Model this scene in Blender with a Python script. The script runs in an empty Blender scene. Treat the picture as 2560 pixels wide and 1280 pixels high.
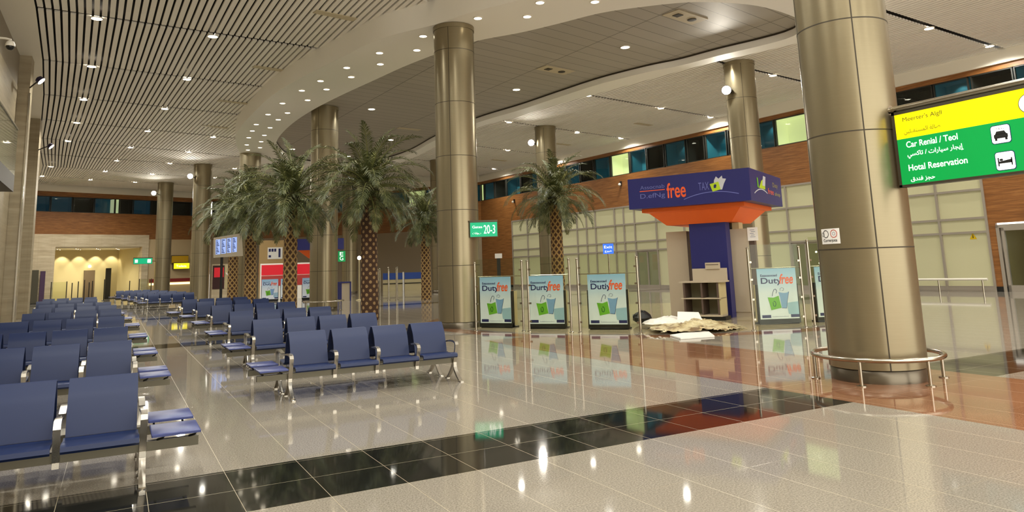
import bpy, math, random
from mathutils import Vector, Matrix
random.seed(7)
SC = bpy.context.scene
COL = SC.collection
PI = math.pi

# ------------------------------------------------------------------ camera, world, exposure
EYE = 1.64
YAW, PITCH, ROLL, FOC, CY = 0.4986, 0.1567, 0.0345, 1807.81, 380.60
def camera_axes():
    fw = Vector((math.sin(YAW)*math.cos(PITCH), math.cos(YAW)*math.cos(PITCH), math.sin(PITCH)))
    r = Vector((math.cos(YAW), -math.sin(YAW), 0)); d = fw.cross(r)
    return r*math.cos(ROLL)+d*math.sin(ROLL), -r*math.sin(ROLL)+d*math.cos(ROLL), fw
_r, _d, _f = camera_axes()
cam = bpy.data.cameras.new('camera'); camo = bpy.data.objects.new('camera', cam); COL.objects.link(camo)
camo.matrix_world = Matrix(((_r.x, -_d.x, -_f.x, 0), (_r.y, -_d.y, -_f.y, 0), (_r.z, -_d.z, -_f.z, EYE), (0, 0, 0, 1)))
cam.sensor_fit = 'HORIZONTAL'; cam.sensor_width = 36
cam.lens = FOC/2560*36
cam.shift_y = (CY-640)/2560
cam.clip_end = 300
SC.camera = camo

world = bpy.data.worlds.new('world'); SC.world = world; world.use_nodes = True
bgn = world.node_tree.nodes['Background']
bgn.inputs[0].default_value = (1.0, 0.95, 0.82, 1); bgn.inputs[1].default_value = 2.2      # warm fill through the open end behind the camera, added to brighten the hall
SC.cycles.diffuse_bounces = 8
vs = SC.view_settings
vs.view_transform = 'Standard'; vs.look = 'None'; vs.gamma = 1; vs.use_curve_mapping = False
vs.exposure = 0.55
LAMP_W = 560.0          # each ceiling downlight
LAMP_C = (1.0, 0.985, 0.90)

# ------------------------------------------------------------------ colour and materials
def lin(h):
    h = h.lstrip('#'); o = []
    for i in (0, 2, 4):
        c = int(h[i:i+2], 16)/255
        o.append(c/12.92 if c <= .04045 else ((c+.055)/1.055)**2.4)
    return (*o, 1)
MATS = {}
def mat(name, col, rough=.5, metal=0., spec=.5, emit=None, es=0., trans=0., alpha=1., coat=0.):
    if name in MATS: return MATS[name]
    m = bpy.data.materials.new(name); m.use_nodes = True
    b = m.node_tree.nodes['Principled BSDF']
    b.inputs['Base Color'].default_value = lin(col)
    b.inputs['Roughness'].default_value = rough
    b.inputs['Metallic'].default_value = metal
    b.inputs['Specular IOR Level'].default_value = spec
    b.inputs['Transmission Weight'].default_value = trans
    b.inputs['Alpha'].default_value = alpha
    b.inputs['Coat Weight'].default_value = coat
    if emit:
        b.inputs['Emission Color'].default_value = lin(emit); b.inputs['Emission Strength'].default_value = es
    MATS[name] = m
    return m
class NT:
    """small node-tree writer"""
    def __init__(s, m):
        s.m = m; s.t = m.node_tree; s.b = s.t.nodes['Principled BSDF']
    def n(s, typ, **kw):
        x = s.t.nodes.new(typ)
        for k, v in kw.items(): setattr(x, k, v)
        return x
    def put(s, sock, v):
        if isinstance(v, (int, float, tuple, list)): sock.default_value = v
        else: s.t.links.new(v, sock)
    def math(s, op, a, b=0., c=0.):
        x = s.n('ShaderNodeMath', operation=op)
        for i, v in enumerate((a, b, c)): s.put(x.inputs[i], v)
        return x.outputs[0]
    def pos(s):
        g = s.n('ShaderNodeNewGeometry'); x = s.n('ShaderNodeSeparateXYZ'); s.t.links.new(g.outputs['Position'], x.inputs[0])
        return x.outputs[0], x.outputs[1], x.outputs[2]
    def obj(s):
        g = s.n('ShaderNodeTexCoord'); x = s.n('ShaderNodeSeparateXYZ'); s.t.links.new(g.outputs['Object'], x.inputs[0])
        return x.outputs[0], x.outputs[1], x.outputs[2]
    def vec(s, x, y, z):
        c = s.n('ShaderNodeCombineXYZ')
        for i, v in enumerate((x, y, z)): s.put(c.inputs[i], v)
        return c.outputs[0]
    def line(s, a, period, off, width):        # 1 on a joint of the given width
        t = s.math('FRACT', s.math('DIVIDE', s.math('SUBTRACT', a, off-width/2), period))
        return s.math('LESS_THAN', t, width/period)
    def rng(s, a, lo, hi):
        return s.math('MULTIPLY', s.math('GREATER_THAN', a, lo), s.math('LESS_THAN', a, hi))
    def noise(s, v, scale, detail=2., rough=.5):
        x = s.n('ShaderNodeTexNoise'); s.put(x.inputs['Vector'], v)
        x.inputs['Scale'].default_value = scale; x.inputs['Detail'].default_value = detail; x.inputs['Roughness'].default_value = rough
        return x.outputs[0]
    def mix(s, f, a, b):
        x = s.n('ShaderNodeMix', data_type='RGBA'); s.put(x.inputs[0], f); s.put(x.inputs[6], a); s.put(x.inputs[7], b)
        return x.outputs[2]
    def ramp(s, f, stops):
        x = s.n('ShaderNodeValToRGB'); e = x.color_ramp.elements
        while len(e) < len(stops): e.new(.5)
        for k, (p, c) in enumerate(stops): e[k].position = p; e[k].color = c
        s.put(x.inputs[0], f); return x.outputs[0]
    def base(s, c): s.put(s.b.inputs['Base Color'], c)
    def bump(s, h, strength=.2, dist=.01):
        x = s.n('ShaderNodeBump'); s.put(x.inputs['Height'], h); x.inputs['Strength'].default_value = strength; x.inputs['Distance'].default_value = dist
        s.t.links.new(x.outputs[0], s.b.inputs['Normal'])

def m_floor():
    m = mat('polished_granite', '#A79C8B', .1); t = NT(m); x, y, z = t.pos(); v = t.vec(x, y, z)
    n1 = t.noise(v, 75, 2.5, .75); n2 = t.noise(v, 1.3, 2)
    g = t.ramp(n1, [(.31, lin('#645D55')), (.44, lin('#878076')), (.53, lin('#979085')), (.64, lin('#AEA79A')), (.74, lin('#7E776D'))])
    tile = t.noise(t.vec(t.math('FLOOR', t.math('DIVIDE', t.math('SUBTRACT', x, .27), .6)), t.math('FLOOR', t.math('DIVIDE', t.math('SUBTRACT', y, 5.7), .6)), 0.), 7.3, 0)
    g = t.mix(t.math('MULTIPLY', tile, .35), g, lin('#8F8576'))
    red = t.ramp(n1, [(.34, lin('#643F2B')), (.5, lin('#875C43')), (.66, lin('#A27C60'))])
    blk = t.ramp(n1, [(.35, lin('#131414')), (.6, lin('#1E1F1E')), (.78, lin('#34352F'))])
    # dark cross bands every 13.9 m and the red run beside the columns
    by = t.math('FRACT', t.math('DIVIDE', t.math('SUBTRACT', y, 5.68), 13.9))
    inb = t.math('LESS_THAN', by, 1.25/13.9)
    rx = t.rng(x, 7.36, 10.2)
    bx = t.math('SUBTRACT', 1., rx)
    g = t.mix(t.math('MULTIPLY', inb, bx), g, blk)
    # round red border in front of the shop floor
    dx = t.math('SUBTRACT', x, 14.9); dy = t.math('SUBTRACT', y, 18.4)
    rr = t.math('SQRT', t.math('ADD', t.math('MULTIPLY', dx, dx), t.math('MULTIPLY', dy, dy)))
    ring = t.rng(rr, 6.55, 7.15)
    ryl = t.math('MULTIPLY', rx, t.math('LESS_THAN', y, 15.2))
    outer = t.math('GREATER_THAN', rr, 6.55)
    redm = t.math('MULTIPLY', t.math('MAXIMUM', ryl, t.math('MULTIPLY', ring, t.math('LESS_THAN', x, 15.5))), outer)
    g = t.mix(redm, g, red)
    shop = t.math('LESS_THAN', rr, 6.3)
    g = t.mix(shop, g, t.ramp(n1, [(.35, lin('#B0A382')), (.65, lin('#CDBF9B'))]))
    la = t.line(x, .6, .27, .0045); lb = t.line(y, .6, 5.68, .005); lc = t.line(y, 1.2, 5.68, .005)
    lb2 = t.math('MAXIMUM', t.math('MULTIPLY', lc, .4), t.math('MULTIPLY', lb, inb))
    l = t.math('MAXIMUM', la, lb2)
    t.base(t.mix(t.math('MULTIPLY', l, .7), g, lin('#B9AC8E')))
    t.put(t.b.inputs['Roughness'], t.math('ADD', .03, t.math('ADD', t.math('MULTIPLY', n2, .035), t.math('MULTIPLY', l, .3))))
    m.node_tree.nodes['Principled BSDF'].inputs['Specular IOR Level'].default_value = .42
    return m
def m_wood():
    m = mat('wood_panel', '#8A5326', .42); t = NT(m); x, y, z = t.pos()
    h = t.math('ADD', t.math('MULTIPLY', x, .35), t.math('MULTIPLY', y, .35))
    n = t.noise(t.vec(h, h, t.math('MULTIPLY', z, 9.)), 2.2, 5, .65)
    n2 = t.noise(t.vec(t.math('FLOOR', t.math('MULTIPLY', h, 1.1)), t.math('FLOOR', t.math('DIVIDE', z, .31)), 0.), 5.1, 0)
    c = t.ramp(n, [(.3, lin('#6A4420')), (.5, lin('#8F5C2E')), (.7, lin('#AE7843'))])
    c = t.mix(t.math('MULTIPLY', n2, .35), c, lin('#74481F'))
    l = t.line(z, .31, .1, .012)
    t.base(t.mix(t.math('MULTIPLY', l, .6), c, lin('#553719')))
    return m
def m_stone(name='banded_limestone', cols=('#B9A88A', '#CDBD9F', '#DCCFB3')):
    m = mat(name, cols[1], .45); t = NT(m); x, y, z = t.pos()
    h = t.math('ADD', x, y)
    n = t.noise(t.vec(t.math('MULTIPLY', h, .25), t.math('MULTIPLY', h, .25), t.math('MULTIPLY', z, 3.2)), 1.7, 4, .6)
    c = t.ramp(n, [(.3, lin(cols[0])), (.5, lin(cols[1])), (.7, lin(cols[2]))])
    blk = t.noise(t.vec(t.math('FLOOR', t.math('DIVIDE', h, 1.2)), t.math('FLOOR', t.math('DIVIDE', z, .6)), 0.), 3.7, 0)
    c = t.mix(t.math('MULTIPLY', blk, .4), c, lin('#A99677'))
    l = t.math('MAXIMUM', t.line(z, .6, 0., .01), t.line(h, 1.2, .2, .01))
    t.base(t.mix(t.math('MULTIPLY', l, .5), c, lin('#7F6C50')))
    return m
def m_planks():
    m = mat('ceiling_plank', '#8C8475', .5, .1); t = NT(m); x, y, z = t.pos()
    v = t.math('SUBTRACT', y, t.math('MULTIPLY', x, .245))
    u = t.math('ADD', x, t.math('MULTIPLY', y, .077))
    l = t.math('MAXIMUM', t.line(v, .605, 12.35, .022), t.line(u, 3.72, 15.55, .03))
    pn = t.noise(t.vec(t.math('FLOOR', t.math('DIVIDE', t.math('SUBTRACT', v, 12.35), .605)), t.math('FLOOR', t.math('DIVIDE', t.math('SUBTRACT', u, 15.55), 3.72)), 0.), 3.3, 0)
    c = t.mix(pn, lin('#A8A195'), lin('#B6AFA3'))
    t.base(t.mix(l, c, lin('#5E574D')))
    return m
def m_column():
    m = mat('champagne_metal', '#A8987A', .3, .68); t = NT(m); x, y, z = t.obj()
    n = t.noise(t.vec(t.math('MULTIPLY', x, 1.), t.math('MULTIPLY', y, 1.), t.math('MULTIPLY', z, 40.)), 3, 2)
    t.base(t.mix(n, lin('#8F846A'), lin('#968B71')))
    t.put(t.b.inputs['Roughness'], t.math('ADD', .27, t.math('MULTIPLY', n, .05)))
    return m
def m_trunk(kind):
    m = mat('palm_trunk_'+kind, '#4A3020', .8); t = NT(m); x, y, z = t.obj()
    a = t.math('MULTIPLY', t.math('ARCTAN2', y, x), 7/(2*PI)); k = t.math('MULTIPLY', z, 3.5)
    p = t.math('ADD', a, k); q = t.math('SUBTRACT', k, a)
    fp = t.math('ABSOLUTE', t.math('SUBTRACT', t.math('FRACT', p), .5)); fq = t.math('ABSOLUTE', t.math('SUBTRACT', t.math('FRACT', q), .5))
    if kind == 'spotted':
        d = t.math('SQRT', t.math('ADD', t.math('MULTIPLY', fp, fp), t.math('MULTIPLY', fq, fq)))
        f = t.math('LESS_THAN', d, .27); ca, cb = lin('#3B2416'), lin('#A5875C')
    else:
        d = t.math('MAXIMUM', fp, fq)
        f = t.math('GREATER_THAN', d, .33); ca, cb = lin('#38200F'), lin('#A68752')
    nz = t.noise(t.vec(x, y, z), 25, 3)
    t.base(t.mix(t.math('MULTIPLY', nz, .3), t.mix(f, ca, cb), lin('#6B4A2A')))
    t.bump(t.math('ADD', t.math('MULTIPLY', f, 1.), nz), .6, .03)
    return m
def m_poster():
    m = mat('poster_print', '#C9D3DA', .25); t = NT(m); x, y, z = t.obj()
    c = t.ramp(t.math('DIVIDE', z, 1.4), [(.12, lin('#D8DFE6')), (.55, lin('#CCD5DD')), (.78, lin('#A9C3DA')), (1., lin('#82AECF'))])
    t.base(c); t.put(t.b.inputs['Emission Color'], c); t.b.inputs['Emission Strength'].default_value = .08; return m  # print colours also glow faintly, added to brighten the posters
def m_leaf():
    m = mat('palm_leaf', '#4E5A32', .5); t = NT(m); x, y, z = t.obj()
    n = t.noise(t.vec(x, y, z), 3.5, 3)
    t.base(t.ramp(n, [(.3, lin('#353E1C')), (.5, lin('#565D33')), (.7, lin('#8C8B5E'))])); return m
def m_slat():
    m = mat('slat_beige', '#DAD3C5', .75, spec=.2); t = NT(m); x, y, z = t.pos()
    n = t.noise(t.vec(t.math('FLOOR', t.math('MULTIPLY', x, 4.8)), t.math('FLOOR', t.math('MULTIPLY', y, .17)), 0.), 4.4, 0)
    t.base(t.mix(n, lin('#F2EDE3'), lin('#FAF6EE'))); return m
def m_debris():
    m = mat('wrapping_sheet', '#CDBE96', .6); t = NT(m); x, y, z = t.pos()
    n = t.noise(t.vec(x, y, z), 3.2, 3)
    t.base(t.ramp(n, [(.36, lin('#7A6140')), (.45, lin('#BFAE83')), (.62, lin('#DCD0A9'))])); return m
M_FLOOR = m_floor(); M_WOOD = m_wood(); M_STONE = m_stone(); M_STONE_SHADE = m_stone('shaded_limestone', ('#83775F', '#94886F', '#A4987F')); M_PLANK = m_planks(); M_COL = m_column()  # second limestone is a darker copy, left wall's shade put into its colour
M_SLAT = m_slat(); M_LEAF = m_leaf()
M_VOID = mat('ceiling_void', '#1C1512', .8)
M_BEAM = mat('white_plaster', '#FAF7EF', .6, spec=.2)
M_SOFFIT = mat('cream_plaster', '#F0EADC', .6)
M_JOINT = mat('joint_dark', '#3A3224', .6)
M_SKIRT = mat('skirting_metal', '#6F675A', .3, .8)
M_SEAT = mat('navy_vinyl', '#12234C', .42, spec=.4)
M_TAB = mat('navy_laminate', '#3A4378', .38, spec=.4)
M_ALU = mat('cast_aluminium', '#BDB7AC', .25, .95)
M_BAR = mat('beam_aluminium', '#615C4F', .42, .8)
M_STEEL = mat('stainless_steel', '#B9B2A4', .2, 1.)
M_WHITE = mat('white_trim', '#E5DFD2', .5)
M_LENS = mat('lamp_lens', '#FFFFFF', .3, emit='#FFF4DE', es=14.)
M_LENS2 = mat('small_lamp_lens', '#FFFFFF', .3, emit='#FFF1D6', es=5.)
for _m in (M_LENS, M_LENS2): _m.cycles.emission_sampling = 'NONE'
M_BLACK = mat('black_plastic', '#161616', .4)
M_DARK = mat('dark_metal', '#2B2B2A', .4, .5)
M_PURPLE = mat('lamp_housing', '#3A3350', .4, .4)
M_MULL = mat('mullion_grey', '#A59C90', .4, .3)
M_FROST = mat('frosted_panel', '#B9B592', .4, emit='#D0CB9C', es=.08)
M_NAVY = mat('kiosk_navy', '#25276B', .4)
M_ORANGE = mat('kiosk_orange', '#F26A22', .5)
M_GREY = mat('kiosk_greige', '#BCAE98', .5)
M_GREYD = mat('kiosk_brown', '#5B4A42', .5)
M_PRINTW = mat('print_white', '#F2F0EC', .4)
M_PRINTN = mat('print_navy', '#1F2560', .4)
M_PRINTK = mat('print_black', '#1B1B22', .4)
M_PRINTO = mat('print_orange', '#EE5F2E', .4)
M_PRINTG = mat('print_green', '#6CB52E', .4)
M_PRINTL = mat('print_lime', '#B9D52B', .4)
M_PRINTB = mat('print_blue', '#7FA5D3', .4)
M_PRINTGR = mat('print_grey', '#8E93A8', .4)
M_PRINTR = mat('print_red', '#C0392B', .4)
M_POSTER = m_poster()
M_CREAM = mat('stand_cream', '#C7B98E', .5)
def glass(name, tint, alpha_mix, rough=.02):
    m = bpy.data.materials.new(name); m.use_nodes = True; t = m.node_tree; t.nodes.clear()
    o = t.nodes.new('ShaderNodeOutputMaterial'); mx = t.nodes.new('ShaderNodeMixShader')
    tr = t.nodes.new('ShaderNodeBsdfTransparent'); tr.inputs[0].default_value = lin(tint)
    gl = t.nodes.new('ShaderNodeBsdfGlossy'); gl.inputs['Roughness'].default_value = rough
    lw = t.nodes.new('ShaderNodeLayerWeight'); pw = t.nodes.new('ShaderNodeMath'); pw.operation = 'POWER'; pw.inputs[1].default_value = 5
    t.links.new(lw.outputs['Facing'], pw.inputs[0])
    ad = t.nodes.new('ShaderNodeMath'); ad.operation = 'MULTIPLY_ADD'; ad.use_clamp = True; ad.inputs[1].default_value = .9; ad.inputs[2].default_value = alpha_mix
    t.links.new(pw.outputs[0], ad.inputs[0]); t.links.new(ad.outputs[0], mx.inputs[0])
    t.links.new(tr.outputs[0], mx.inputs[1]); t.links.new(gl.outputs[0], mx.inputs[2]); t.links.new(mx.outputs[0], o.inputs[0])
    MATS[name] = m; return m
M_GLASS = glass('clear_glass', '#F5F8F0', .02)
M_WGLASS = glass('window_glass', '#F0F6F4', .03)

# ------------------------------------------------------------------ mesh writer
class MB:
    def __init__(s): s.v = []; s.f = []; s.mi = []
    def add(s, vs, fs, mi=0):
        o = len(s.v); s.v += [tuple(p) for p in vs]; s.f += [tuple(i+o for i in f) for f in fs]; s.mi += [mi]*len(fs); return s
    def box(s, x0, x1, y0, y1, z0, z1, mi=0):
        return s.add([(x0,y0,z0),(x1,y0,z0),(x1,y1,z0),(x0,y1,z0),(x0,y0,z1),(x1,y0,z1),(x1,y1,z1),(x0,y1,z1)],
                     [(0,3,2,1),(4,5,6,7),(0,1,5,4),(1,2,6,5),(2,3,7,6),(3,0,4,7)], mi)
    def bevbox(s, x0, x1, y0, y1, z0, z1, b=.01, mi=0):   # box with chamfered vertical and top edges
        rings = []
        for z, i in ((z0, 0), (z1-b, 0), (z1, b)):
            X0, X1, Y0, Y1 = x0+i, x1-i, y0+i, y1-i; c = b
            rings.append([(X0+c,Y0,z),(X1-c,Y0,z),(X1,Y0+c,z),(X1,Y1-c,z),(X1-c,Y1,z),(X0+c,Y1,z),(X0,Y1-c,z),(X0,Y0+c,z)])
        return s.loft(rings, True, True, mi)
    def loft(s, rings, cap0=False, cap1=False, mi=0, closed=True):
        n = len(rings[0]); vs = [p for r in rings for p in r]; fs = []
        for k in range(len(rings)-1):
            for i in range(n if closed else n-1):
                j = (i+1) % n
                fs.append((k*n+i, k*n+j, (k+1)*n+j, (k+1)*n+i))
        if cap0: fs.append(tuple(reversed(range(n))))
        if cap1: fs.append(tuple((len(rings)-1)*n+i for i in range(n)))
        return s.add(vs, fs, mi)
    def quad(s, a, b, c, d, mi=0): return s.add([a, b, c, d], [(0,1,2,3)], mi)
    def obox(s, o, ux, uy, uz, mi=0):       # box from corner and three edge vectors
        o, ux, uy, uz = map(Vector, (o, ux, uy, uz))
        return s.add([o, o+ux, o+ux+uy, o+uy, o+uz, o+ux+uz, o+ux+uy+uz, o+uy+uz],
                     [(0,3,2,1),(4,5,6,7),(0,1,5,4),(1,2,6,5),(2,3,7,6),(3,0,4,7)], mi)
    def cyl(s, c, r, z0, z1, n=16, r1=None, mi=0):
        r1 = r if r1 is None else r1
        ring = lambda R, z: [(c[0]+R*math.cos(2*PI*i/n), c[1]+R*math.sin(2*PI*i/n), z) for i in range(n)]
        return s.loft([ring(r, z0), ring(r1, z1)], True, True, mi)
    def lathe(s, prof, c=(0, 0), n=24, cap=True, mi=0):
        rings = [[(c[0]+r*math.cos(2*PI*i/n), c[1]+r*math.sin(2*PI*i/n), z) for i in range(n)] for r, z in prof]
        return s.loft(rings, cap, cap, mi)
    def tube(s, pts, r, n=8, closed=False, mi=0):
        pts = [Vector(p) for p in pts]; m = len(pts); rings = []
        rr = r if isinstance(r, (list, tuple)) else [r]*m
        up = None
        for k, p in enumerate(pts):
            if closed: t = (pts[(k+1) % m]-pts[k-1])
            else: t = pts[min(k+1, m-1)]-pts[max(k-1, 0)]
            t.normalize()
            if up is None: up = Vector((0,0,1)) if abs(t.z) < .9 else Vector((1,0,0))
            a = t.cross(up).normalized(); b = a.cross(t).normalized(); up = b
            rings.append([p+a*rr[k]*math.cos(2*PI*i/n)+b*rr[k]*math.sin(2*PI*i/n) for i in range(n)])
        if closed: rings.append(rings[0]); return s.loft(rings, False, False, mi)
        return s.loft(rings, True, True, mi)
    def ribbon(s, path, x0, x1, t, mi=0):   # thick sheet following a (y,z) path, spanning x0..x1
        n = len(path); tt = t if isinstance(t, (list, tuple)) else [t]*n; rings = []
        for k in range(n):
            a = Vector(path[max(k-1, 0)]); b = Vector(path[min(k+1, n-1)]); d = (b-a).normalized(); nn = Vector((-d.y, d.x))
            p = Vector(path[k]); o = p+nn*tt[k]/2; i = p-nn*tt[k]/2
            rings.append([(x0, i.x, i.y), (x1, i.x, i.y), (x1, o.x, o.y), (x0, o.x, o.y)])
        return s.loft(rings, True, True, mi)
    def prism(s, pts, o, r, u, depth, mi=0):  # polygon given in (r,u) plane, extruded along r x u
        o, r, u = Vector(o), Vector(r).normalized(), Vector(u).normalized(); nn = r.cross(u)
        a = [o+r*p[0]+u*p[1] for p in pts]; b = [p+nn*depth for p in a]; n = len(a)
        fs = [tuple(range(n))[::-1], tuple(range(n, 2*n))]+[(i, (i+1) % n, n+(i+1) % n, n+i) for i in range(n)]
        return s.add(a+b, fs, mi)
    def ball(s, c, r, n=10, sq=(1,1,1), mi=0):
        k = n//2; prof = []
        rings = [[(c[0]+sq[0]*r*math.sin(PI*(j+.02)/(k+.04))*math.cos(2*PI*i/n), c[1]+sq[1]*r*math.sin(PI*(j+.02)/(k+.04))*math.sin(2*PI*i/n), c[2]-sq[2]*r*math.cos(PI*(j+.02)/(k+.04))) for i in range(n)] for j in range(k+1)]
        return s.loft(rings, True, True, mi)
    def mesh(s, name, mats):
        me = bpy.data.meshes.new(name); me.from_pydata(s.v, [], s.f)
        for m in (mats if isinstance(mats, (list, tuple)) else [mats]): me.materials.append(m)
        if any(s.mi): me.polygons.foreach_set('material_index', s.mi)
        me.validate(); me.update()
        return me
    def build(s, name, mats, parent=None, smooth=None, loc=None):
        me = s.mesh(name, mats)
        if smooth:
            me.polygons.foreach_set('use_smooth', [True]*len(me.polygons)); me.set_sharp_from_angle(angle=math.radians(smooth))
        return put(name, me, parent, loc)
def put(name, me, parent=None, loc=None):
    o = bpy.data.objects.new(name, me); COL.objects.link(o)
    if parent: o.parent = parent
    if loc: o.location = loc
    return o
def tag(o, label, cat, group=None):
    o['label'] = label; o['category'] = cat; o['kind'] = 'thing'
    if group: o['group'] = group
    return o
def thing(name, label, cat, loc=(0,0,0), rz=0, group=None):
    o = bpy.data.objects.new(name, None); COL.objects.link(o); o.location = loc; o.rotation_euler = (0,0,rz); o.empty_display_size = .2
    return tag(o, label, cat, group)
def struct(name, mb, m, smooth=None, parent=None):
    o = mb.build(name, m, parent, smooth)
    if parent is None: o['kind'] = 'structure'
    return o
def copy_tree(o, parent=None):
    c = o.copy(); COL.objects.link(c)
    if parent: c.parent = parent
    for ch in list(o.children): copy_tree(ch, c)
    return c
def catmull(pts, n=6, closed=False):
    P = [Vector((*p, 0)) if len(p) == 2 else Vector(p) for p in pts]; m = len(P); out = []
    for i in range(m if closed else m-1):
        g = (lambda k: P[k % m]) if closed else (lambda k: P[max(0, min(m-1, k))])
        a, b, c, d = g(i-1), g(i), g(i+1), g(i+2)
        for k in range(n):
            t = k/n
            out.append(.5*((2*b)+(c-a)*t+(2*a-5*b+4*c-d)*t*t+(3*b-a-3*c+d)*t**3))
    if not closed: out.append(P[-1])
    return out
def spot(parent, loc, watts, angle=150, aim=None, radius=.12, col=LAMP_C, blend=.6):
    l = bpy.data.lights.new('lamp_light', 'SPOT'); l.energy = watts; l.color = col; l.spot_size = math.radians(angle); l.spot_blend = blend; l.shadow_soft_size = radius
    o = bpy.data.objects.new('lamp_light', l); COL.objects.link(o); o.location = loc
    if parent: o.parent = parent
    if aim: o.rotation_euler = Vector(aim).to_track_quat('-Z', 'Y').to_euler()
    return o
ORD = ['first', 'second', 'third', 'fourth', 'fifth', 'sixth', 'seventh', 'eighth', 'ninth', 'tenth', 'eleventh', 'twelfth', 'thirteenth', 'fourteenth', 'fifteenth']

# lettering: text turned into a flat mesh on a plane given by origin, right and up vectors
AR = {'ا':(0xFE8D,0xFE8E,0,0),'إ':(0xFE87,0xFE88,0,0),'ب':(0xFE8F,0xFE90,0xFE91,0xFE92),'ت':(0xFE95,0xFE96,0xFE97,0xFE98),'ج':(0xFE9D,0xFE9E,0xFE9F,0xFEA0),'ح':(0xFEA1,0xFEA2,0xFEA3,0xFEA4),
      'د':(0xFEA9,0xFEAA,0,0),'ر':(0xFEAD,0xFEAE,0,0),'ز':(0xFEAF,0xFEB0,0,0),'س':(0xFEB1,0xFEB2,0xFEB3,0xFEB4),'ص':(0xFEB9,0xFEBA,0xFEBB,0xFEBC),'ف':(0xFED1,0xFED2,0xFED3,0xFED4),'ق':(0xFED5,0xFED6,0xFED7,0xFED8),
      'ك':(0xFED9,0xFEDA,0xFEDB,0xFEDC),'ل':(0xFEDD,0xFEDE,0xFEDF,0xFEE0),'م':(0xFEE1,0xFEE2,0xFEE3,0xFEE4),'ن':(0xFEE5,0xFEE6,0xFEE7,0xFEE8),'ي':(0xFEF1,0xFEF2,0xFEF3,0xFEF4),'ة':(0xFE93,0xFE94,0,0)}
def arabic(s):
    out = []
    for i, ch in enumerate(s):
        if ch not in AR: out.append(ch); continue
        pj = i > 0 and s[i-1] in AR and AR[s[i-1]][2] != 0
        nj = i+1 < len(s) and s[i+1] in AR and AR[ch][2] != 0
        k = 3 if pj and nj else 1 if pj else 2 if nj else 0
        out.append(chr(AR[ch][k]))
    return ''.join(reversed(out))
def lettering(name, body, o, r, u, h, m, parent, width=None, shear=0., depth=.002, bold=0.):
    c = bpy.data.curves.new('text', 'FONT'); c.body = body; c.size = 1; c.shear = shear; c.offset = bold
    to = bpy.data.objects.new('text', c); COL.objects.link(to); bpy.context.view_layer.update()
    me = bpy.data.meshes.new_from_object(to.evaluated_get(bpy.context.evaluated_depsgraph_get()))
    bpy.data.objects.remove(to); bpy.data.curves.remove(c)
    if not me.vertices: return None
    xs = [v.co.x for v in me.vertices]; ys = [v.co.y for v in me.vertices]
    x0, x1, y0, y1 = min(xs), max(xs), min(ys), max(ys); sy = h/(y1-y0); sx = sy if width is None else width/(x1-x0)
    o, r, u = Vector(o), Vector(r).normalized(), Vector(u).normalized(); n = r.cross(u)
    for v in me.vertices: v.co = o+r*((v.co.x-x0)*sx)+u*((v.co.y-y0)*sy)+n*depth
    me.name = name; me.materials.clear(); me.materials.append(m)
    return put(name, me, parent)

# ================================================================== THE SETTING
ZC, ZB, ZI = 9.55, 8.80, 9.10          # slatted ceiling, oval beam underside, plank ceiling inside the oval
struct('floor', MB().box(-9, 36, -14, 86, -.2, 0), M_FLOOR)

# --- slatted ceiling: slats run down the curving hall between dark cross tracks
TRACKS = [
 [(-2.2,-10.5),(6,-11),(19,-12),(32.4,-13)], [(-2.2,-4.8),(6,-5),(19,-5.6),(32.1,-6.5)], [(-2.2,1),(6,.9),(19,.6),(31.8,.3)],
 [(-2.2,6.8),(6,6.85),(19,7.1),(31.4,7.4)], [(-2.2,12.6),(6,12.75),(19,13.9),(30.9,15.2)], [(-2.25,18.4),(6,18.9),(19,20.6),(30.3,22.5)],
 [(-2.4,24.17),(6,25.1),(19.2,27.67),(29.75,29.8)], [(-2.68,30.03),(5.04,31.3),(18.7,34.56),(29.1,37.1)], [(-3.08,35.73),(5,37.3),(18.2,41.7),(28.46,44.87)],
 [(-3.59,41.37),(5.6,43.9),(17.5,48.5),(27.75,52.4)], [(-4.15,46.95),(3.62,49.6),(16.5,55),(26.6,59.5)], [(-4.5,52.8),(2.85,55.0),(15.5,60.5),(24.2,64.5)],
 [(-4.8,58.3),(1.98,61.1),(14.5,66),(21.5,69)], [(-5.4,63.9),(.92,66.5),(13,71.2),(17.5,72.5)], [(-6.2,69.4),(2.4,72.0),(7.6,74.7),(12,73.2)]]
def on_track(k, s):                     # s = 0 at the left end, 1 at the right end
    P = TRACKS[k]; x = P[0][0]+(P[-1][0]-P[0][0])*s
    for a, b in zip(P, P[1:]):
        if x <= b[0]+1e-6: return Vector((x, a[1]+(b[1]-a[1])*(x-a[0])/(b[0]-a[0])))
    return Vector(P[-1])
NS = 158
b = MB()
for k in range(len(TRACKS)-1):
    for j in range(NS):
        s0, s1 = j/NS, (j+.68)/NS
        a0, a1, c0, c1 = on_track(k, s0), on_track(k, s1), on_track(k+1, s0), on_track(k+1, s1)
        for p, q in ((a0, c0), (a1, c1)):
            d = (q-p).normalized()*.12; p += d; q -= d
        zt = ZC+.06
        b.add([(*a0,ZC),(*a1,ZC),(*c1,ZC),(*c0,ZC),(*a0,zt),(*a1,zt),(*c1,zt),(*c0,zt)], [(0,1,2,3),(0,3,7,4),(1,5,6,2),(0,4,5,1),(3,2,6,7)])
sl = struct('ceiling', b, M_SLAT)
struct('ceiling.001', MB().box(-7, 34, -14, 86, ZC+.28, ZC+.5), M_VOID)

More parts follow.
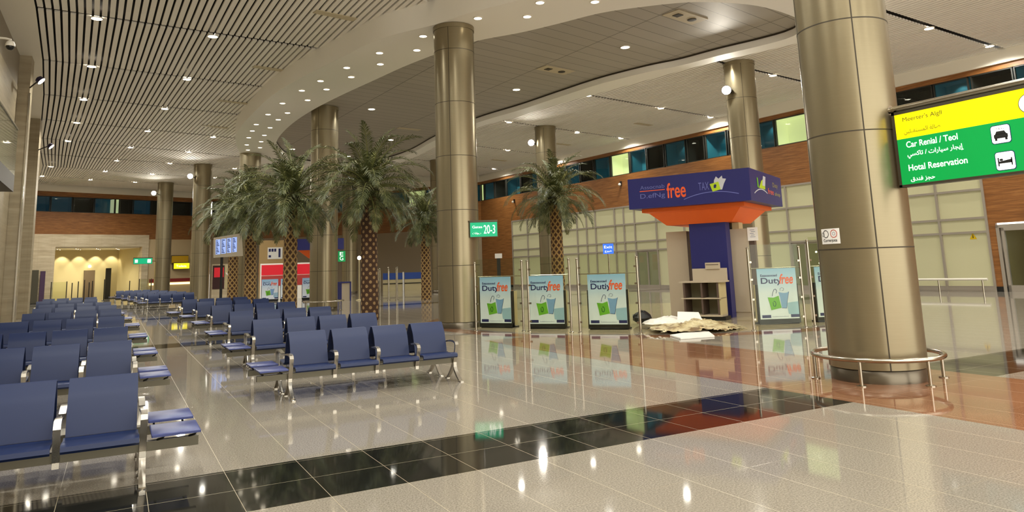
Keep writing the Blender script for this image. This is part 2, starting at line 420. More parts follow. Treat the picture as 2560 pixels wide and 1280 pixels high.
# --- oval beam and the plank ceiling it encloses
OUTER = [(8.58,17.6),(7.93,19.13),(6.9,20.96),(6.22,23.83),(5.69,26.27),(5.16,29.64),(4.98,33.84),(4.94,36.19),(5.05,39.12),(5.52,42.19),(6.1,44.8),(7.2,47.6),(9.2,50.0),(12,51.6),
         (14.8,50.4),(16.2,47.2),(16.5,43.7),(16.2,38.5),(16.05,33.3),(16.75,29.82),(17.21,26.92),(17.69,24.49),(18.16,22.38),(18.59,20.48),(19.02,18.8),(19.56,17.41),(20.1,15.4),(19.6,13.2),(17.6,11.6),(14.8,11.5),(12.2,12.8),(10.2,15.0)]
INNER = [(9.76,20.08),(9.09,21.95),(8.62,23.8),(8.29,25.59),(7.7,28.8),(7.28,31.85),(7.08,34.93),(7.13,38.3),(7.41,40.94),(7.93,42.92),(8.81,45.34),(9.95,47.3),(11.6,48.7),
         (13.6,48.6),(15.2,46.2),(15.7,42.2),(15.39,37.13),(15.48,32.1),(16.09,28.64),(16.45,25.72),(16.81,23.24),(17.49,21.04),(18.05,19.87),(18.49,18.26),(18.99,16.89),(19.2,15.7),(18.6,14.7),(17.64,14.3),(16.12,14.06),(14.99,14.19),(13.77,14.64),(12.74,15.49),(11.96,16.35),(11.35,17.55),(10.66,18.8)]
oc = catmull(OUTER, 6, True); ic = catmull(INNER, 6, True)
def resample(c, n, c0):
    import bisect
    # resample by angle about the oval's centre line so that the two loops pair up
    L = [0]; m = len(c)
    for i in range(m): L.append(L[-1]+(c[(i+1) % m]-c[i]).length)
    out = []
    for k in range(n):
        t = L[-1]*k/n; i = min(bisect.bisect_right(L, t)-1, m-1); f = (t-L[i])/max(1e-6, L[i+1]-L[i])
        out.append(c[i].lerp(c[(i+1) % m], f))
    return out
bm_ring = MB()
NR = 220
ro, ri = resample(oc, NR, None), resample(ic, NR, None)
# start both loops at the point nearest the same direction
def shift(l, d):
    k = max(range(len(l)), key=lambda i: l[i].dot(d)); return l[k:]+l[:k]
d0 = Vector((-.2, 1, 0)); ro, ri = shift(ro, d0), shift(ri, d0)
# pair by nearest point, keeping order
pair = [min(range(NR), key=lambda j: (ri[j]-ro[i]).length) for i in range(NR)]
rings = [[], [], [], [], []]
import bpy as _b
from mathutils.geometry import tessellate_polygon
def holed(outer, inner, z, flip=False):
    polys = [[Vector((p.x, p.y, 0)) for p in outer], [Vector((p.x, p.y, 0)) for p in inner]]
    vs = [(p.x, p.y, z) for l in polys for p in l]
    return vs, [tuple(t) for t in tessellate_polygon(polys)]
v, f = holed(ro, ri, ZB); bm_ring.add(v, f)
for l, z0, z1 in ((ro, ZB, ZC+.2), (ri, ZB, ZI+.02)):
    n = len(l); bm_ring.add([(p.x, p.y, z0) for p in l]+[(p.x, p.y, z1) for p in l], [(i, (i+1) % n, n+(i+1) % n, n+i) for i in range(n)])
struct('trim_1', bm_ring, M_BEAM, 40)
b = MB(); b.add([(p.x, p.y, ZI) for p in ri], [tuple(range(NR))]); struct('ceiling.002', b, M_PLANK)
b = MB(); b.loft([[(p.x, p.y, z) for p in ri] for z in (ZI-.07, ZI-.005)]); 
o = struct('trim_2', b, M_JOINT)        # shadow gap round the plank ceiling
o.scale = (.999, .999, 1)

# --- walls
A_R, A_E = Vector((30.92, 14.47)), Vector((27.5, 56.5))
U_R = (A_E-A_R).normalized(); N_R = Vector((-U_R.y, U_R.x))          # N_R points into the hall
def WR(t, z, off=0.): p = A_R+U_R*t+N_R*off; return Vector((p.x, p.y, z))
class Wall:
    def __init__(s, a, c): s.a, s.c = Vector(a), Vector(c); s.u = (s.c-s.a).normalized(); s.n = Vector((-s.u.y, s.u.x)); s.L = (s.c-s.a).length
    def P(s, t, z, off=0.): p = s.a+s.u*t+s.n*off; return Vector((p.x, p.y, z))
    def slab(s, b, t0, t1, z0, z1, o0, o1, mi=0):
        p = s.P(t0, z0, o0); return b.obox(p, s.P(t1, z0, o0)-p, s.P(t0, z0, o1)-p, Vector((0,0,z1-z0)), mi)
WALL_R = Wall((30.92, 14.47), (27.5, 56.5)); LR = WALL_R.L
T0 = -28.
b = MB()
WALL_R.slab(b, T0, LR, 5.25, 7.35, -.15, 0); WALL_R.slab(b, T0, LR, 8.80, 9.10, -.15, 0)
WALL_R.slab(b, 37.3, LR, .2, 5.25, -.15, 0); WALL_R.slab(b, 1.9, 2.2, .2, 5.25, -.15, 0); WALL_R.slab(b, T0, 1.9, 2.7, 5.25, -.15, 0)
WALL_R.slab(b, T0, .0, .2, 2.7, -.15, 0)
struct('wall_right', b, M_WOOD)
b = MB(); WALL_R.slab(b, T0, LR+.3, 9.02, ZC+.1, 0, .12); struct('trim_3', b, M_SOFFIT)      # pale bulkhead under the ceiling edge
b = MB(); WALL_R.slab(b, T0, 2.2, 0, .2, -.1, .02); WALL_R.slab(b, 37.3, LR, 0, .2, -.1, .02); struct('baseboard_right', b, M_DARK)
# curtain wall of frosted panels
VT = [2.2, 4.04, 5.9, 7.9, 9.75, 11.45, 13.2, 15., 16.8, 18.6, 20.92, 22.85, 23.87, 24.77, 26.78, 27.76, 28.83, 31.0, 33.0, 35.1, 37.3]
HZ = [.2, 2.38, 2.95, 4.1, 5.25]
b = MB(); WALL_R.slab(b, 2.2, 9.75, .2, 5.25, -.12, -.04); WALL_R.slab(b, 11.45, 20.92, .2, 5.25, -.12, -.04); WALL_R.slab(b, 22.85, 37.3, .2, 5.25, -.12, -.04)
WALL_R.slab(b, 9.75, 11.45, 2.38, 5.25, -.12, -.04); WALL_R.slab(b, 20.92, 22.85, 2.38, 5.25, -.12, -.04)
struct('wall_right.001', b, M_FROST)
b = MB()
for t in VT: WALL_R.slab(b, t-.045, t+.045, 0, 5.25, -.06, .05)
for z in HZ[1:]: WALL_R.slab(b, 2.2, 37.3, z-.045, z+.045, -.06, .045)
WALL_R.slab(b, 2.2, 37.3, 0, .22, -.1, .03)
struct('trim_4', b, M_MULL)
# glazed doors in the curtain wall and the grey door at the right
M_NIGHT = mat('lit_lobby_beyond', '#7C7860', .6, emit='#9A9068', es=.28); M_WARMR = mat('lit_lobby_wall', '#8A7A52', .6, emit='#7A6A44', es=.15)
def recess(w, t0, t1, z0, z1, deep, m, name, parent):
    q = MB(); w.slab(q, t0, t1, z0, z1, -deep-.05, -deep)
    w.slab(q, t0-.03, t0, z0, z1, -deep, -.12); w.slab(q, t1, t1+.03, z0, z1, -deep, -.12); w.slab(q, t0, t1, z1, z1+.03, -deep, -.12); w.slab(q, t0, t1, z0-.03, z0, -deep, -.12)
    return q.build(name, m, parent)
def glass_door(n, t0, t1, z1):
    q = MB()
    for t in (t0+.04, (t0+t1)/2, t1-.04): WALL_R.slab(q, t-.04, t+.04, 0, z1, -.1, .0)
    WALL_R.slab(q, t0, t1, z1-.1, z1, -.1, 0); WALL_R.slab(q, t0, t1, 0, .08, -.1, 0)
    o = struct('door_%d' % n, q, M_MULL)
    q = MB(); WALL_R.slab(q, t0+.05, t1-.05, .1, z1-.1, -.06, -.045); q.build('pane', M_WGLASS, o)
    recess(WALL_R, t0, t1, .0, z1, 2.6, M_NIGHT, 'lobby', o)
    q = MB()
    for k in range(7): q.ball(WALL_R.P(t0+.2+(t1-t0-.4)*((k*.37) % 1), .9+.19*k, -1.2-.15*(k % 3)), .05, 8)
    q.build('lobby_lamps', M_LENS2, o)
glass_door(1, 20.92, 22.85, 2.36); glass_door(2, 9.75, 11.45, 2.36)
b = MB()
for t0, t1, z0, z1 in ((1.78,1.9,0,2.62),(.0,.12,0,2.62),(.0,1.9,2.5,2.62),(.12,.22,0,2.5),(1.62,1.72,0,2.5),(.12,1.72,2.38,2.5),(.12,1.72,0,.25)): WALL_R.slab(b, t0, t1, z0, z1, -.12, .03)
d3 = struct('door_3', b, M_MULL)
b = MB(); WALL_R.slab(b, .2, 1.65, .2, 2.4, -.07, -.05); b.build('pane', M_WGLASS, d3)
recess(WALL_R, 0, 1.8, 0, 2.6, 2.0, M_WARMR, 'lobby', d3)
b = MB(); WALL_R.slab(b, .5, 1.2, 1.7, 2.1, -1.95, -1.9); b.build('lobby_notice', mat('lit_notice', '#F4EFDC', .5, emit='#F4EFDC', es=.9), d3)
# window strip
M_TEAL = mat('teal_room', '#236E80', .7, emit='#1F6F85', es=.04); M_NAVYR = mat('blue_room', '#1E4F66', .7, emit='#1E4F66', es=.10); M_DKR = mat('dark_room', '#191A17', .7); M_LITR = mat('lit_room', '#D9DCAE', .6, emit='#D9DCAE', es=.35)
M_WFR = mat('window_frame', '#2B2A24', .5)
WN = [0]
def window(w, t0, t1, kind, z0=7.35, z1=8.80, lamp=True):
    WN[0] += 1; q = MB(); e = .05
    for a in ((t0, t0+e, z0, z1), (t1-e, t1, z0, z1), (t0, t1, z0, z0+e), (t0, t1, z1-e, z1)): w.slab(q, *a, -.13, -.02)
    o = struct('window_%d' % WN[0], q, M_WFR)
    q = MB(); w.slab(q, t0+e, t1-e, z0+e, z1-e, -.09, -.08); q.build('pane', M_WGLASS, o)
    recess(w, t0, t1, z0, z1, 1.1, {'teal': M_TEAL, 'blue': M_NAVYR, 'dark': M_DKR, 'lit': M_LITR}[kind], 'room_beyond', o)
    if kind == 'teal' and lamp: spot(o, w.P((t0+t1)/2, z1-.06, -.75), 9, 110, aim=tuple(w.n*-.5)+(-1,), radius=.05, col=(.9, 1, .95))
R_BAYS = [(-3.2,-1.4,'dark'),(-1.3,.5,'teal'),(.54,2.1,'dark'),(2.2,3.62,'teal'),(3.66,5.3,'dark'),(5.35,6.9,'teal'),(6.95,8.3,'dark'),(8.35,9.75,'dark'),(9.85,11.75,'lit'),(11.82,13.3,'teal'),(13.35,14.9,'dark'),
          (15.0,16.55,'teal'),(16.65,18.0,'dark'),(18.1,19.8,'teal'),(19.9,21.4,'dark'),(21.47,23.0,'teal'),(23.07,24.9,'lit'),(25.0,26.6,'teal'),(26.7,28.2,'dark'),(28.3,29.9,'teal'),(30,31.4,'dark'),(31.5,33,'lit'),
          (33.1,34.4,'teal'),(34.5,35.85,'dark'),(35.95,38.0,'teal'),(38.1,39.8,'dark'),(39.95,41.55,'teal'),(41.65,42.15,'lit')]
for a in R_BAYS: window(WALL_R, *a)
b = MB(); WALL_R.slab(b, T0, -3.2, 7.35, 8.8, -.15, 0)
struct('wall_right.002', b, M_WOOD)
# far curved wall, seen between the palms
M_GWALL = mat('grey_far_wall', '#9A8A72', .6)
FAR = [(27.5,56.5),(21.0,66.0),(14.0,71.5),(7.63,74.6)]
for k, (a, c) in enumerate(zip(FAR, FAR[1:])):
    w = Wall(a, c); b = MB()
    w.slab(b, 0, w.L, 5.1, 7.35, -.15, 0); w.slab(b, 0, w.L, 8.8, 9.1, -.15, 0)
    struct('wall_far' + ('.%03d' % k if k else ''), b, M_WOOD)
    b = MB(); w.slab(b, 0, w.L, 1.9, 5.1, -.15, .02); w.slab(b, 0, w.L, 0, 1.9, -.15, -.0); struct('wall_far.%03d' % (k+3), b, M_GWALL)
    b = MB(); w.slab(b, 0, w.L, 9.02, ZC+.1, 0, .12); struct('trim_%d' % (5+k), b, M_SOFFIT)
    nb = int(w.L/1.7)
    for i in range(nb): window(w, w.L*i/nb+.04, w.L*(i+1)/nb-.04, ('teal', 'lit', 'blue', 'dark')[(i*3+k) % 4], lamp=False)
# back wall of the seating hall
WALL_B = Wall((7.63, 74.6), (-6.5, 69.35)); LB = WALL_B.L
def tb(t): return LB-.36-t              # distance measured from the left end
b = MB(); WALL_B.slab(b, 0, LB+2, 5.52, 7.35, -.15, 0); WALL_B.slab(b, 0, LB+2, 8.64, 9.1, -.15, 0); WALL_B.slab(b, 0, tb(9.0), 5.15, 5.52, -.15, 0)
struct('wall_back', b, M_WOOD)
b = MB(); WALL_B.slab(b, 0, LB+2, 9.02, ZC+.1, 0, .12); struct('trim_8', b, M_SOFFIT)
for t0, t1, kd in ((-.3,1.12,'blue'),(1.16,2.75,'blue'),(2.8,4.4,'dark'),(4.44,6.08,'blue'),(6.1,6.45,'lit'),(6.5,7.55,'dark'),(7.6,9.1,'blue'),(9.15,10.4,'dark'),(10.45,11.05,'blue'),(11.1,12.7,'dark'),(12.75,14.3,'blue')):
    window(WALL_B, tb(t1), tb(t0), kd, 7.35, 8.64, False)
b = MB()
WALL_B.slab(b, tb(9.0), tb(8.45), 0, 5.52, -.3, .12); WALL_B.slab(b, tb(8.45), tb(1.65), 4.5, 5.52, -.3, .12); WALL_B.slab(b, tb(1.65), tb(-1.5), 0, 5.52, -.3, .12)
struct('wall_back.001', b, M_STONE)
b = MB(); WALL_B.slab(b, 0, tb(9.0), 0, 5.15, -.15, -.02); struct('wall_back.002', b, mat('cream_wall', '#C6B08A', .6))
M_OCHRE = mat('ochre_stone', '#C6B789', .55)
b = MB(); WALL_B.slab(b, tb(8.6), tb(1.5), 0, 4.6, -5.2, -5.0); WALL_B.slab(b, tb(8.5), tb(8.4), 0, 4.6, -5, -.3); WALL_B.slab(b, tb(1.7), tb(1.6), 0, 4.6, -5, -.3)
struct('wall_back.003', b, M_OCHRE)
b = MB(); WALL_B.slab(b, tb(8.5), tb(1.6), 4.42, 4.6, -5, -.3); struct('ceiling.003', b, M_SOFFIT)
b = MB(); WALL_B.slab(b, tb(6.45), tb(5.55), 0, 2.6, -5.0, -4.9); d4 = struct('door_4', b, mat('brown_door', '#6B5A45', .5))
b = MB(); WALL_B.slab(b, tb(7.6), tb(7.15), 0, 2.75, -4.4, -4.3); struct('door_5', b, M_BLACK)
# left side: dark upper wall, stone piers, soffit
b = MB(); b.box(-3.6, -3.35, -14, 29.6, 0, 8.4); struct('wall_left', b, M_STONE_SHADE)
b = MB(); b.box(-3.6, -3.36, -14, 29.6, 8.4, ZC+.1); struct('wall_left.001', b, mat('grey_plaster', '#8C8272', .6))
b = MB(); b.box(-5, -3.0, 29.6, 30.4, 0, ZC); struct('wall_left.002', b, M_STONE_SHADE)
b = MB(); b.box(-6.6, -3.65, 41.2, 42.1, 0, ZC); struct('wall_left.003', b, M_STONE_SHADE)
b = MB(); b.box(-5.1, -4.9, 30.4, 41.2, 0, ZC); b.box(-6.8, -6.5, 42, 70, 0, ZC); struct('wall_left.004', b, M_STONE_SHADE)
b = MB(); b.add([(p[0]+dx, p[1], ZC-.01) for p, dx in [(TRACKS[k][0], -.05) for k in range(len(TRACKS))]]+[(-7, 72, ZC-.01), (-7, -14, ZC-.01)], [tuple(range(len(TRACKS)+2))]); struct('ceiling.004', b, M_SOFFIT)
b = MB(); b.box(-3.02, -2.97, 29.55, 29.62, 0, 8.2); struct('trim_9', b, M_STEEL)
b = MB(); b.box(-3.35, -2.75, 4, 25, 4.25, 4.72); mz = struct('trim_10', b, mat('bridge_edge', '#3A342B', .5))
b = MB(); b.box(-2.77, -2.75, 4, 25, 4.72, 6.05); b.box(-3.35, -2.75, 24.98, 25, 4.72, 6.05); b.build('pane', M_GLASS, mz)
b = MB(); b.box(-2.79, -2.73, 4, 25.02, 6.05, 6.09); b.build('edge_trim', M_STEEL, mz)

# ================================================================== CEILING LAMPS
def lamp_mesh(r, bezel):
    m1 = MB().lathe([(r+bezel, 0.), (r+bezel, -.025), (r, -.03), (r, 0)], n=20, cap=False).mesh('bezel', M_WHITE)
    m2 = MB().lathe([(r, -.015), (r*.7, -.035), (.001, -.045)], n=20).mesh('lens', M_LENS if r > .13 else M_LENS2)
    return m1, m2
LM, LS = lamp_mesh(.15, .03), lamp_mesh(.115, .02)
def downlight(loc, label, group, watts, small=False, angle=155):
    o = thing('downlight', label, 'ceiling light', loc, 0, group)
    a, c = (LS if small else LM)
    put('bezel', a, o); put('lens', c, o)
    if watts: spot(o, (0, 0, -.06), watts, angle, radius=.12)
    return o
LEFT_L = {5: [(-.8,18.5),(2.6,18.7)], 6: [(-.91,24.48),(2.43,24.98)], 7: [(-1.2,30.29),(2.1,31.0)], 8: [(-1.67,36.16),(1.6,36.96)], 9: [(-2.16,41.71),(1.07,43.02),(4.45,43.84)],
          10: [(-2.83,47.46),(.33,48.8),(3.62,49.57)], 11: [(-.4,54.55),(2.85,55.02)], 12: [(-4.38,58.51),(-1.15,60.26),(1.98,61.13)], 13: [(-5.34,64.04),(-2.24,65.6),(.92,66.54)]}
RIGHT_L = {4: [(20.3,14.1),(25.13,14.69),(29.7,15.1)], 5: [(20.3,20.8),(24.95,21.62),(29.3,22.3)], 6: [(19.28,27.67),(24.58,28.73),(28.9,29.65)], 7: [(18.71,34.56),(24.18,36.05),(28.1,36.9)], 8: [(18.3,41.8),(23.2,43.2),(27.5,44.6)], 9: [(22.6,50.4),(26.6,52.0)]}
seen = 0
for k, L in LEFT_L.items():
    for i, p in enumerate(L):
        if k == 5: lab = 'downlight in the slatted ceiling over and behind the camera'
        else: lab = 'round downlight in left slats, %s from the wall, %s track from the camera' % (ORD[i], ORD[k-6])
        downlight((*p, ZC), lab, 'downlights overhead' if k == 5 else 'downlights in the left slatted ceiling', LAMP_W)
for p in [(6.55,62.33),(7.3,56.6)]:
    downlight((*p, ZC), 'round downlight far back beyond the oval beam, %s the palm crowns' % ('left above' if p[0] < 7 else 'just above'), 'downlights in the left slatted ceiling', LAMP_W)
for k, L in RIGHT_L.items():
    for i, p in enumerate(L):
        downlight((*p, ZC), 'round downlight in right slats, %s out from the oval, %s track from the camera' % (ORD[i], ORD[k-4]), 'downlights in the right slatted ceiling', LAMP_W)
for k in range(4):                      # the same grid carries on over and behind the camera
    for x in (-.8, 2.6, 6., 11., 16., 20.5, 25.2, 30.):
        downlight((x, on_track(k, (x+2.2)/34.).y, ZC), 'downlight in the slatted ceiling over and behind the camera', 'downlights overhead', LAMP_W)
for x in (2.6, 6.2): downlight((x, 12.7, ZC), 'downlight in the slatted ceiling over and behind the camera', 'downlights overhead', LAMP_W)
for i, p in enumerate([(15.28,19.52),(14.61,26.25),(10.04,31.93),(13.5,39.34),(8.93,44.06),(12.86,45.87)]):
    downlight((*p, ZI), 'large downlight in the grey plank ceiling inside the oval, %s from the camera' % ORD[i], 'downlights in the plank ceiling', LAMP_W*.9)
ROW_O = [(9.89,16.26),(8.86,18.06),(8.0,20.19),(7.31,22.37),(6.8,24.49),(6.39,26.6),(6.07,28.3),(5.8,30.77),(5.64,33.2),(5.52,35.64),(5.6,37.33),(5.72,39.27),(5.95,41.51),(6.27,43.25)]
ROW_I = [(11.27,15.61),(10.12,17.38),(8.34,21.62),(7.75,23.63),(7.29,25.64),(6.91,27.78),(6.64,29.84),(6.37,32.59),(6.27,34.2),(6.26,36.24),(6.35,38.35),(6.51,40.28),(6.77,42.24)]
for nm, R in (('outer', ROW_O), ('inner', ROW_I)):
    for i, p in enumerate(R):
        downlight((*p, ZB), 'small downlight in curved white beam, %s row, %s from the near end' % (nm, ORD[i]), 'small downlights in the curved beam', 45, True, 110)
# access panels set in the ceilings
M_PANEL = mat('access_panel', '#C9BC9F', .5)
def access_panel(p, z, a, size, label, fit):
    o = thing('access_panel', label, 'ceiling panel', (*p, z-.012), a, 'access panels in the ceilings')
    MB().box(-size[0]/2, size[0]/2, -size[1]/2, size[1]/2, -.012, .008).build('panel', M_PANEL, o)
    if fit:
        MB().box(-size[0]*.25-.12, -size[0]*.25+.12, -.12, .12, -.03, -.01).build('square_grille', M_JOINT, o)
        MB().lathe([(.14, -.01), (.14, -.03), (.08, -.035)], (size[0]*.22, 0)).build('round_speaker', M_JOINT, o)
for p, z, lab, fit in [((15.13,16.26),ZI,'pale access panel with two fittings near the tall front column',1),((14.56,23.0),ZI,'pale access panel with two fittings in the middle of the plank ceiling',1),
                   ((13.35,35.96),ZI,'plain access panel in plank ceiling beyond the middle column',0),((5.6,21.47),ZC,'pale panel in left slats beside the curved beam, nearest the camera',0),((4.87,28.3),ZC,'pale panel in left slats beside the beam, second along',0),
                   ((4.32,34.57),ZC,'pale panel in left slats beside the beam, third along',0),((4.2,40.8),ZC,'pale panel in left slats beside the beam, farthest along',0),((26.5,32.6),ZC,'pale panel in right slats, nearest of three',0),((25.6,40),ZC,'pale panel in right slats, middle of three',0),((24.8,47.6),ZC,'pale panel in right slats, farthest of three',0)]:
    access_panel(p, z, .2, (1.5, .62) if fit else (1.35, .32), lab, fit)

# ================================================================== COLUMNS
def shaft_meshes(h):
    r = .6; rows = [.17, 1.72, 3.28, 4.84, 6.42, 8.0]
    a = MB().lathe([(r, .17), (r, h-.004)], n=64, cap=False).mesh('shaft', M_COL)
    a.polygons.foreach_set('use_smooth', [True]*len(a.polygons))
    b = MB()
    for z in rows[1:]: b.lathe([(r+.001, z-.008), (r+.0025, z-.008), (r+.0025, z+.008), (r+.001, z+.008)], n=64, cap=False)
    for k in range(4):
        t = math.radians(230-90*k); c, s = math.cos(t), math.sin(t); w = .008
        b.obox((c*(r-.004)+s*w, s*(r-.004)-c*w, .17), (-2*s*w, 2*c*w, 0), (c*.0065, s*.0065, 0), (0, 0, h-.19))
    b = b.mesh('panel_joints', M_JOINT)
    c = MB().lathe([(r-.012, 0), (r-.012, .155), (r-.03, .17)], n=64, cap=False).mesh('skirting', M_SKIRT)
    c.polygons.foreach_set('use_smooth', [True]*len(c.polygons))
    d = MB().lathe([(r+.005, h-.14), (r+.02, h-.14), (r+.02, h-.01), (r+.005, h-.01)], n=64, cap=False).mesh('capital_ring', M_COL)
    return a, b, c, d
SH = {h: shaft_meshes(h) for h in (ZB, ZI, ZC)}
def column(p, h, label):
    o = thing('column', label, 'column', (*p, 0), 0, 'round metal columns')
    for n, m in zip(('shaft', 'panel_joints', 'skirting', 'capital_ring'), SH[h]): put(n, m, o)
    return o
C_FRONT, C_MID, C_IN = (9.05, 6.55), (8.59, 19.2), (8.0, 32.45)
COLS = [(C_FRONT, ZC, 'massive champagne metal column at the right, ringed by a low steel rail'), (C_MID, ZB, 'champagne metal column in the middle, rising into the curved white beam'),
        (C_IN, ZI, 'metal column behind the big palms, rising inside the oval ceiling'), ((6.65, 44.8), ZB, 'metal column at the far left end of the curved beam, behind palms'),
        ((22.0, 20.75), ZC, 'metal column behind the duty free kiosk canopy'), ((21.4, 35.2), ZC, 'metal column behind the palm inside the shop fence'),
        ((20.4, 48.9), ZC, 'metal column glimpsed just left of the middle column, far away'), ((5.0, 55.2), ZC, 'far metal column above the seats, right one of two'),
        ((3.2, 66.6), ZC, 'far metal column above the seats, beside the green sign'), ((15.8, 55.9), ZC, 'far metal column behind the nearest palm trunk')]
for p, h, lab in COLS: column(p, h, lab)
def guard(p, R, label, n=6, h=.32):
    o = thing('guard_rail', label, 'guard rail', (*p, 0))
    MB().tube([(R*math.cos(2*PI*i/48), R*math.sin(2*PI*i/48), h) for i in range(48)], .03, 10, True).build('rail', M_STEEL, o, 60)
    for k in range(n):
        a = 2*PI*(k+.35)/n; c = (R*math.cos(a), R*math.sin(a))
        MB().cyl(c, .022, .0, h, 10).lathe([(.06, .0), (.06, .012), (.03, .02)], c, 12).build('post', M_STEEL, o, 50)
guard(C_FRONT, .80, 'low ring-shaped steel bumper rail around the big right column', 6)
guard(C_IN, .86, 'low ring-shaped steel rail around the column behind the palms', 6, .42)
def floodlight(c, p, label, aim=None, size=1., rad=.6):
    """lamp on a short arm fixed to a column at c; p is the lamp head"""
    o = thing('floodlight', label, 'floodlight', p, 0, 'floodlights on the columns')
    aim = Vector(aim) if aim else Vector((-p[0], -p[1], -p[2]*1.6)); aim.normalize()
    q = aim.to_track_quat('-Z', 'Y')
    h = MB().lathe([(.06, .22), (.16, .16), (.19, .02), (.2, -.02)], n=16).build('housing', M_PURPLE, o, 40); h.rotation_euler = q.to_euler(); h.scale = (size,)*3
    l = MB().lathe([(.18, -.022), (.1, -.045), (.001, -.05)], n=16).build('lens', M_LENS, o); l.rotation_euler = q.to_euler(); l.scale = (size,)*3
    d = Vector((c[0]-p[0], c[1]-p[1], 0)); n = d.length-rad; d.normalize()
    MB().tube([d*.08+Vector((0,0,.06)), d*n*.6+Vector((0,0,-.02)), d*(n+.01)+Vector((0,0,-.1))], .025, 8).build('arm', M_DARK, o)
    spot(o, tuple(aim*.1), 420 if rad else 120, 100, aim=tuple(aim), radius=.15, col=(1, .94, .82))
floodlight((22.0,20.75), (21.15,20.7,8.33), 'glaring floodlight on the column behind the kiosk canopy')
floodlight((21.4,35.2), (20.55,35.4,8.62), 'glaring floodlight on the column behind the fenced palm')
floodlight((5.0,55.2), (4.15,54.8,8.65), 'small floodlight on the far column above the seats')
floodlight((3.2,66.6), (2.3,66.0,8.6), 'small floodlight on the farthest column beside the green sign')
floodlight((-3.0,29.62), (-2.62,28.9,8.5), 'tilted spotlight on the near left stone pier', (.8, -.15, -.75), .75, 0.)
floodlight((-3.65,41.22), (-3.1,40.7,8.1), 'tilted spotlight on the far left stone pier', (.8, -.15, -.75), .75, 0.)
o = thing('security_camera', 'white dome security camera hanging from a bracket high on the left wall', 'security camera', (-2.72, 22.0, 7.72))
MB().lathe([(.03,.16),(.08,.13),(.11,.06),(.115,0)], n=16).build('housing', M_WHITE, o, 50)
MB().ball((0,0,-.0), .1, 14, (1,1,1.05)).build('dome', M_BLACK, o, 60)
MB().tube([(-.64,.0,.2),(-.1,0,.2),(0,0,.18),(0,0,.12)], .03, 8).build('bracket', M_WHITE, o, 50)

# ================================================================== SEATING
def bench_proto():
    root = thing('waiting_bench', '', 'bench')
    back = [(-.21,.405),(-.195,.47),(-.165,.57),(-.135,.67),(-.105,.725),(-.065,.78),(-.03,.832)]
    seat = [(-.575,.352),(-.592,.372),(-.585,.392),(-.56,.402),(-.46,.398),(-.34,.386),(-.25,.384),(-.215,.395)]
    arm = [(-.10,.540),(-.20,.556),(-.32,.568),(-.42,.566),(-.475,.548),(-.492,.520),(-.482,.475),(-.44,.36),(-.40,.25)]
    leg1 = [(-.36,.33),(-.375,.24),(-.43,.15),(-.53,.06),(-.60,.018)]; leg2 = [(-.375,.24),(-.31,.16),(-.22,.07),(-.14,.012)]
    def flip(P, s): return [(y*s, z) for y, z in P]
    meshes = {}
    for s in (1, -1):
        sb = MB(); sb.ribbon(flip(seat, s), .033, .567, [.012,.024,.03,.03,.028,.026,.024,.02])
        bb = MB(); bb.ribbon(flip(back, s), .045, .555, [.02,.026,.026,.026,.024,.022,.016])
        meshes['seat', s] = sb.mesh('seat', M_SEAT); meshes['backrest', s] = bb.mesh('backrest', M_SEAT)
        ab = MB(); ab.ribbon(flip(arm, s), -.026, .026, [.012,.02,.026,.028,.03,.03,.03,.03,.03]); ab.box(-.024, .024, s*-.40-.022, s*-.40+.022, .215, .26)
        meshes['armrest', s] = ab.mesh('armrest', M_ALU)
        lb = MB(); lb.ribbon(flip(leg1, s), -.025, .025, [.05,.048,.04,.034,.03]); lb.ribbon(flip(leg2, s), -.022, .022, [.05,.036,.03,.026])
        lb.bevbox(-.03, .03, s*-.615-.05, s*-.615+.05, 0, .022, .008); lb.bevbox(-.03, .03, s*-.12-.04, s*-.12+.04, 0, .018, .008)
        meshes['leg', s] = lb.mesh('leg', M_ALU)
        meshes['beam', s] = MB().box(-.42, 2.43, s*-.35-.032, s*-.35+.032, .25, .325).mesh('beam', M_BAR)
        y0, y1 = sorted((s*-.58, s*-.11))
        meshes['side_table', s] = MB().bevbox(-.42, -.055, y0, y1, .385, .408, .006).mesh('side_table', M_TAB)
        meshes['table_bracket', s] = MB().tube([(0, s*-.47, .385), (.02, s*-.47, .355), (.05, s*-.42, .34), (.05, s*-.35, .325)], .010, 6).mesh('table_bracket', M_DARK)
    for m in meshes.values():
        m.polygons.foreach_set('use_smooth', [True]*len(m.polygons)); m.set_sharp_from_angle(angle=math.radians(38))
    for s in (1, -1):
        put('beam', meshes['beam', s], root)
        tb_ = put('side_table', meshes['side_table', s], root); [put('table_bracket', meshes['table_bracket', s], tb_, (x, 0, 0)) for x in (-.40, -.16)]
        for k in range(4):
            put('seat', meshes['seat', s], root, (k*.6, 0, 0)); put('backrest', meshes['backrest', s], root, (k*.6, 0, 0))
        for k in range(5): put('armrest', meshes['armrest', s], root, (k*.6, 0, 0))
        for k in (0, 4): put('leg', meshes['leg', s], root, (k*.6, 0, 0))
    return root
BENCH = [None]
def bench(x, y, flip, label, group, rz=0.):
    """x is the end that carries the side tables; flip puts that end on the right"""
    if BENCH[0] is None: BENCH[0] = o = bench_proto()
    else: o = copy_tree(BENCH[0])
    o.location = (x, y, 0); o.rotation_euler.z = (PI if flip else 0)+rz
    o['label'] = label; o['group'] = group
R_ROWS = [(2.09,10.67,0),(2.16,14.2,0),(2.24,18.0,0),(2.32,22.4,.02),(2.30,26.6,.03),(2.1,30.0,.05)]
for i, (x, y, a) in enumerate(R_ROWS):
    bench(x, y, False, ['double sided navy bench standing alone in front, both side tables at its left end', 'navy bench in the right block, directly behind the front bench'][i] if i < 2 else 'navy bench in the right seating block, %s row from the camera' % ORD[i], 'benches of the right block', a)
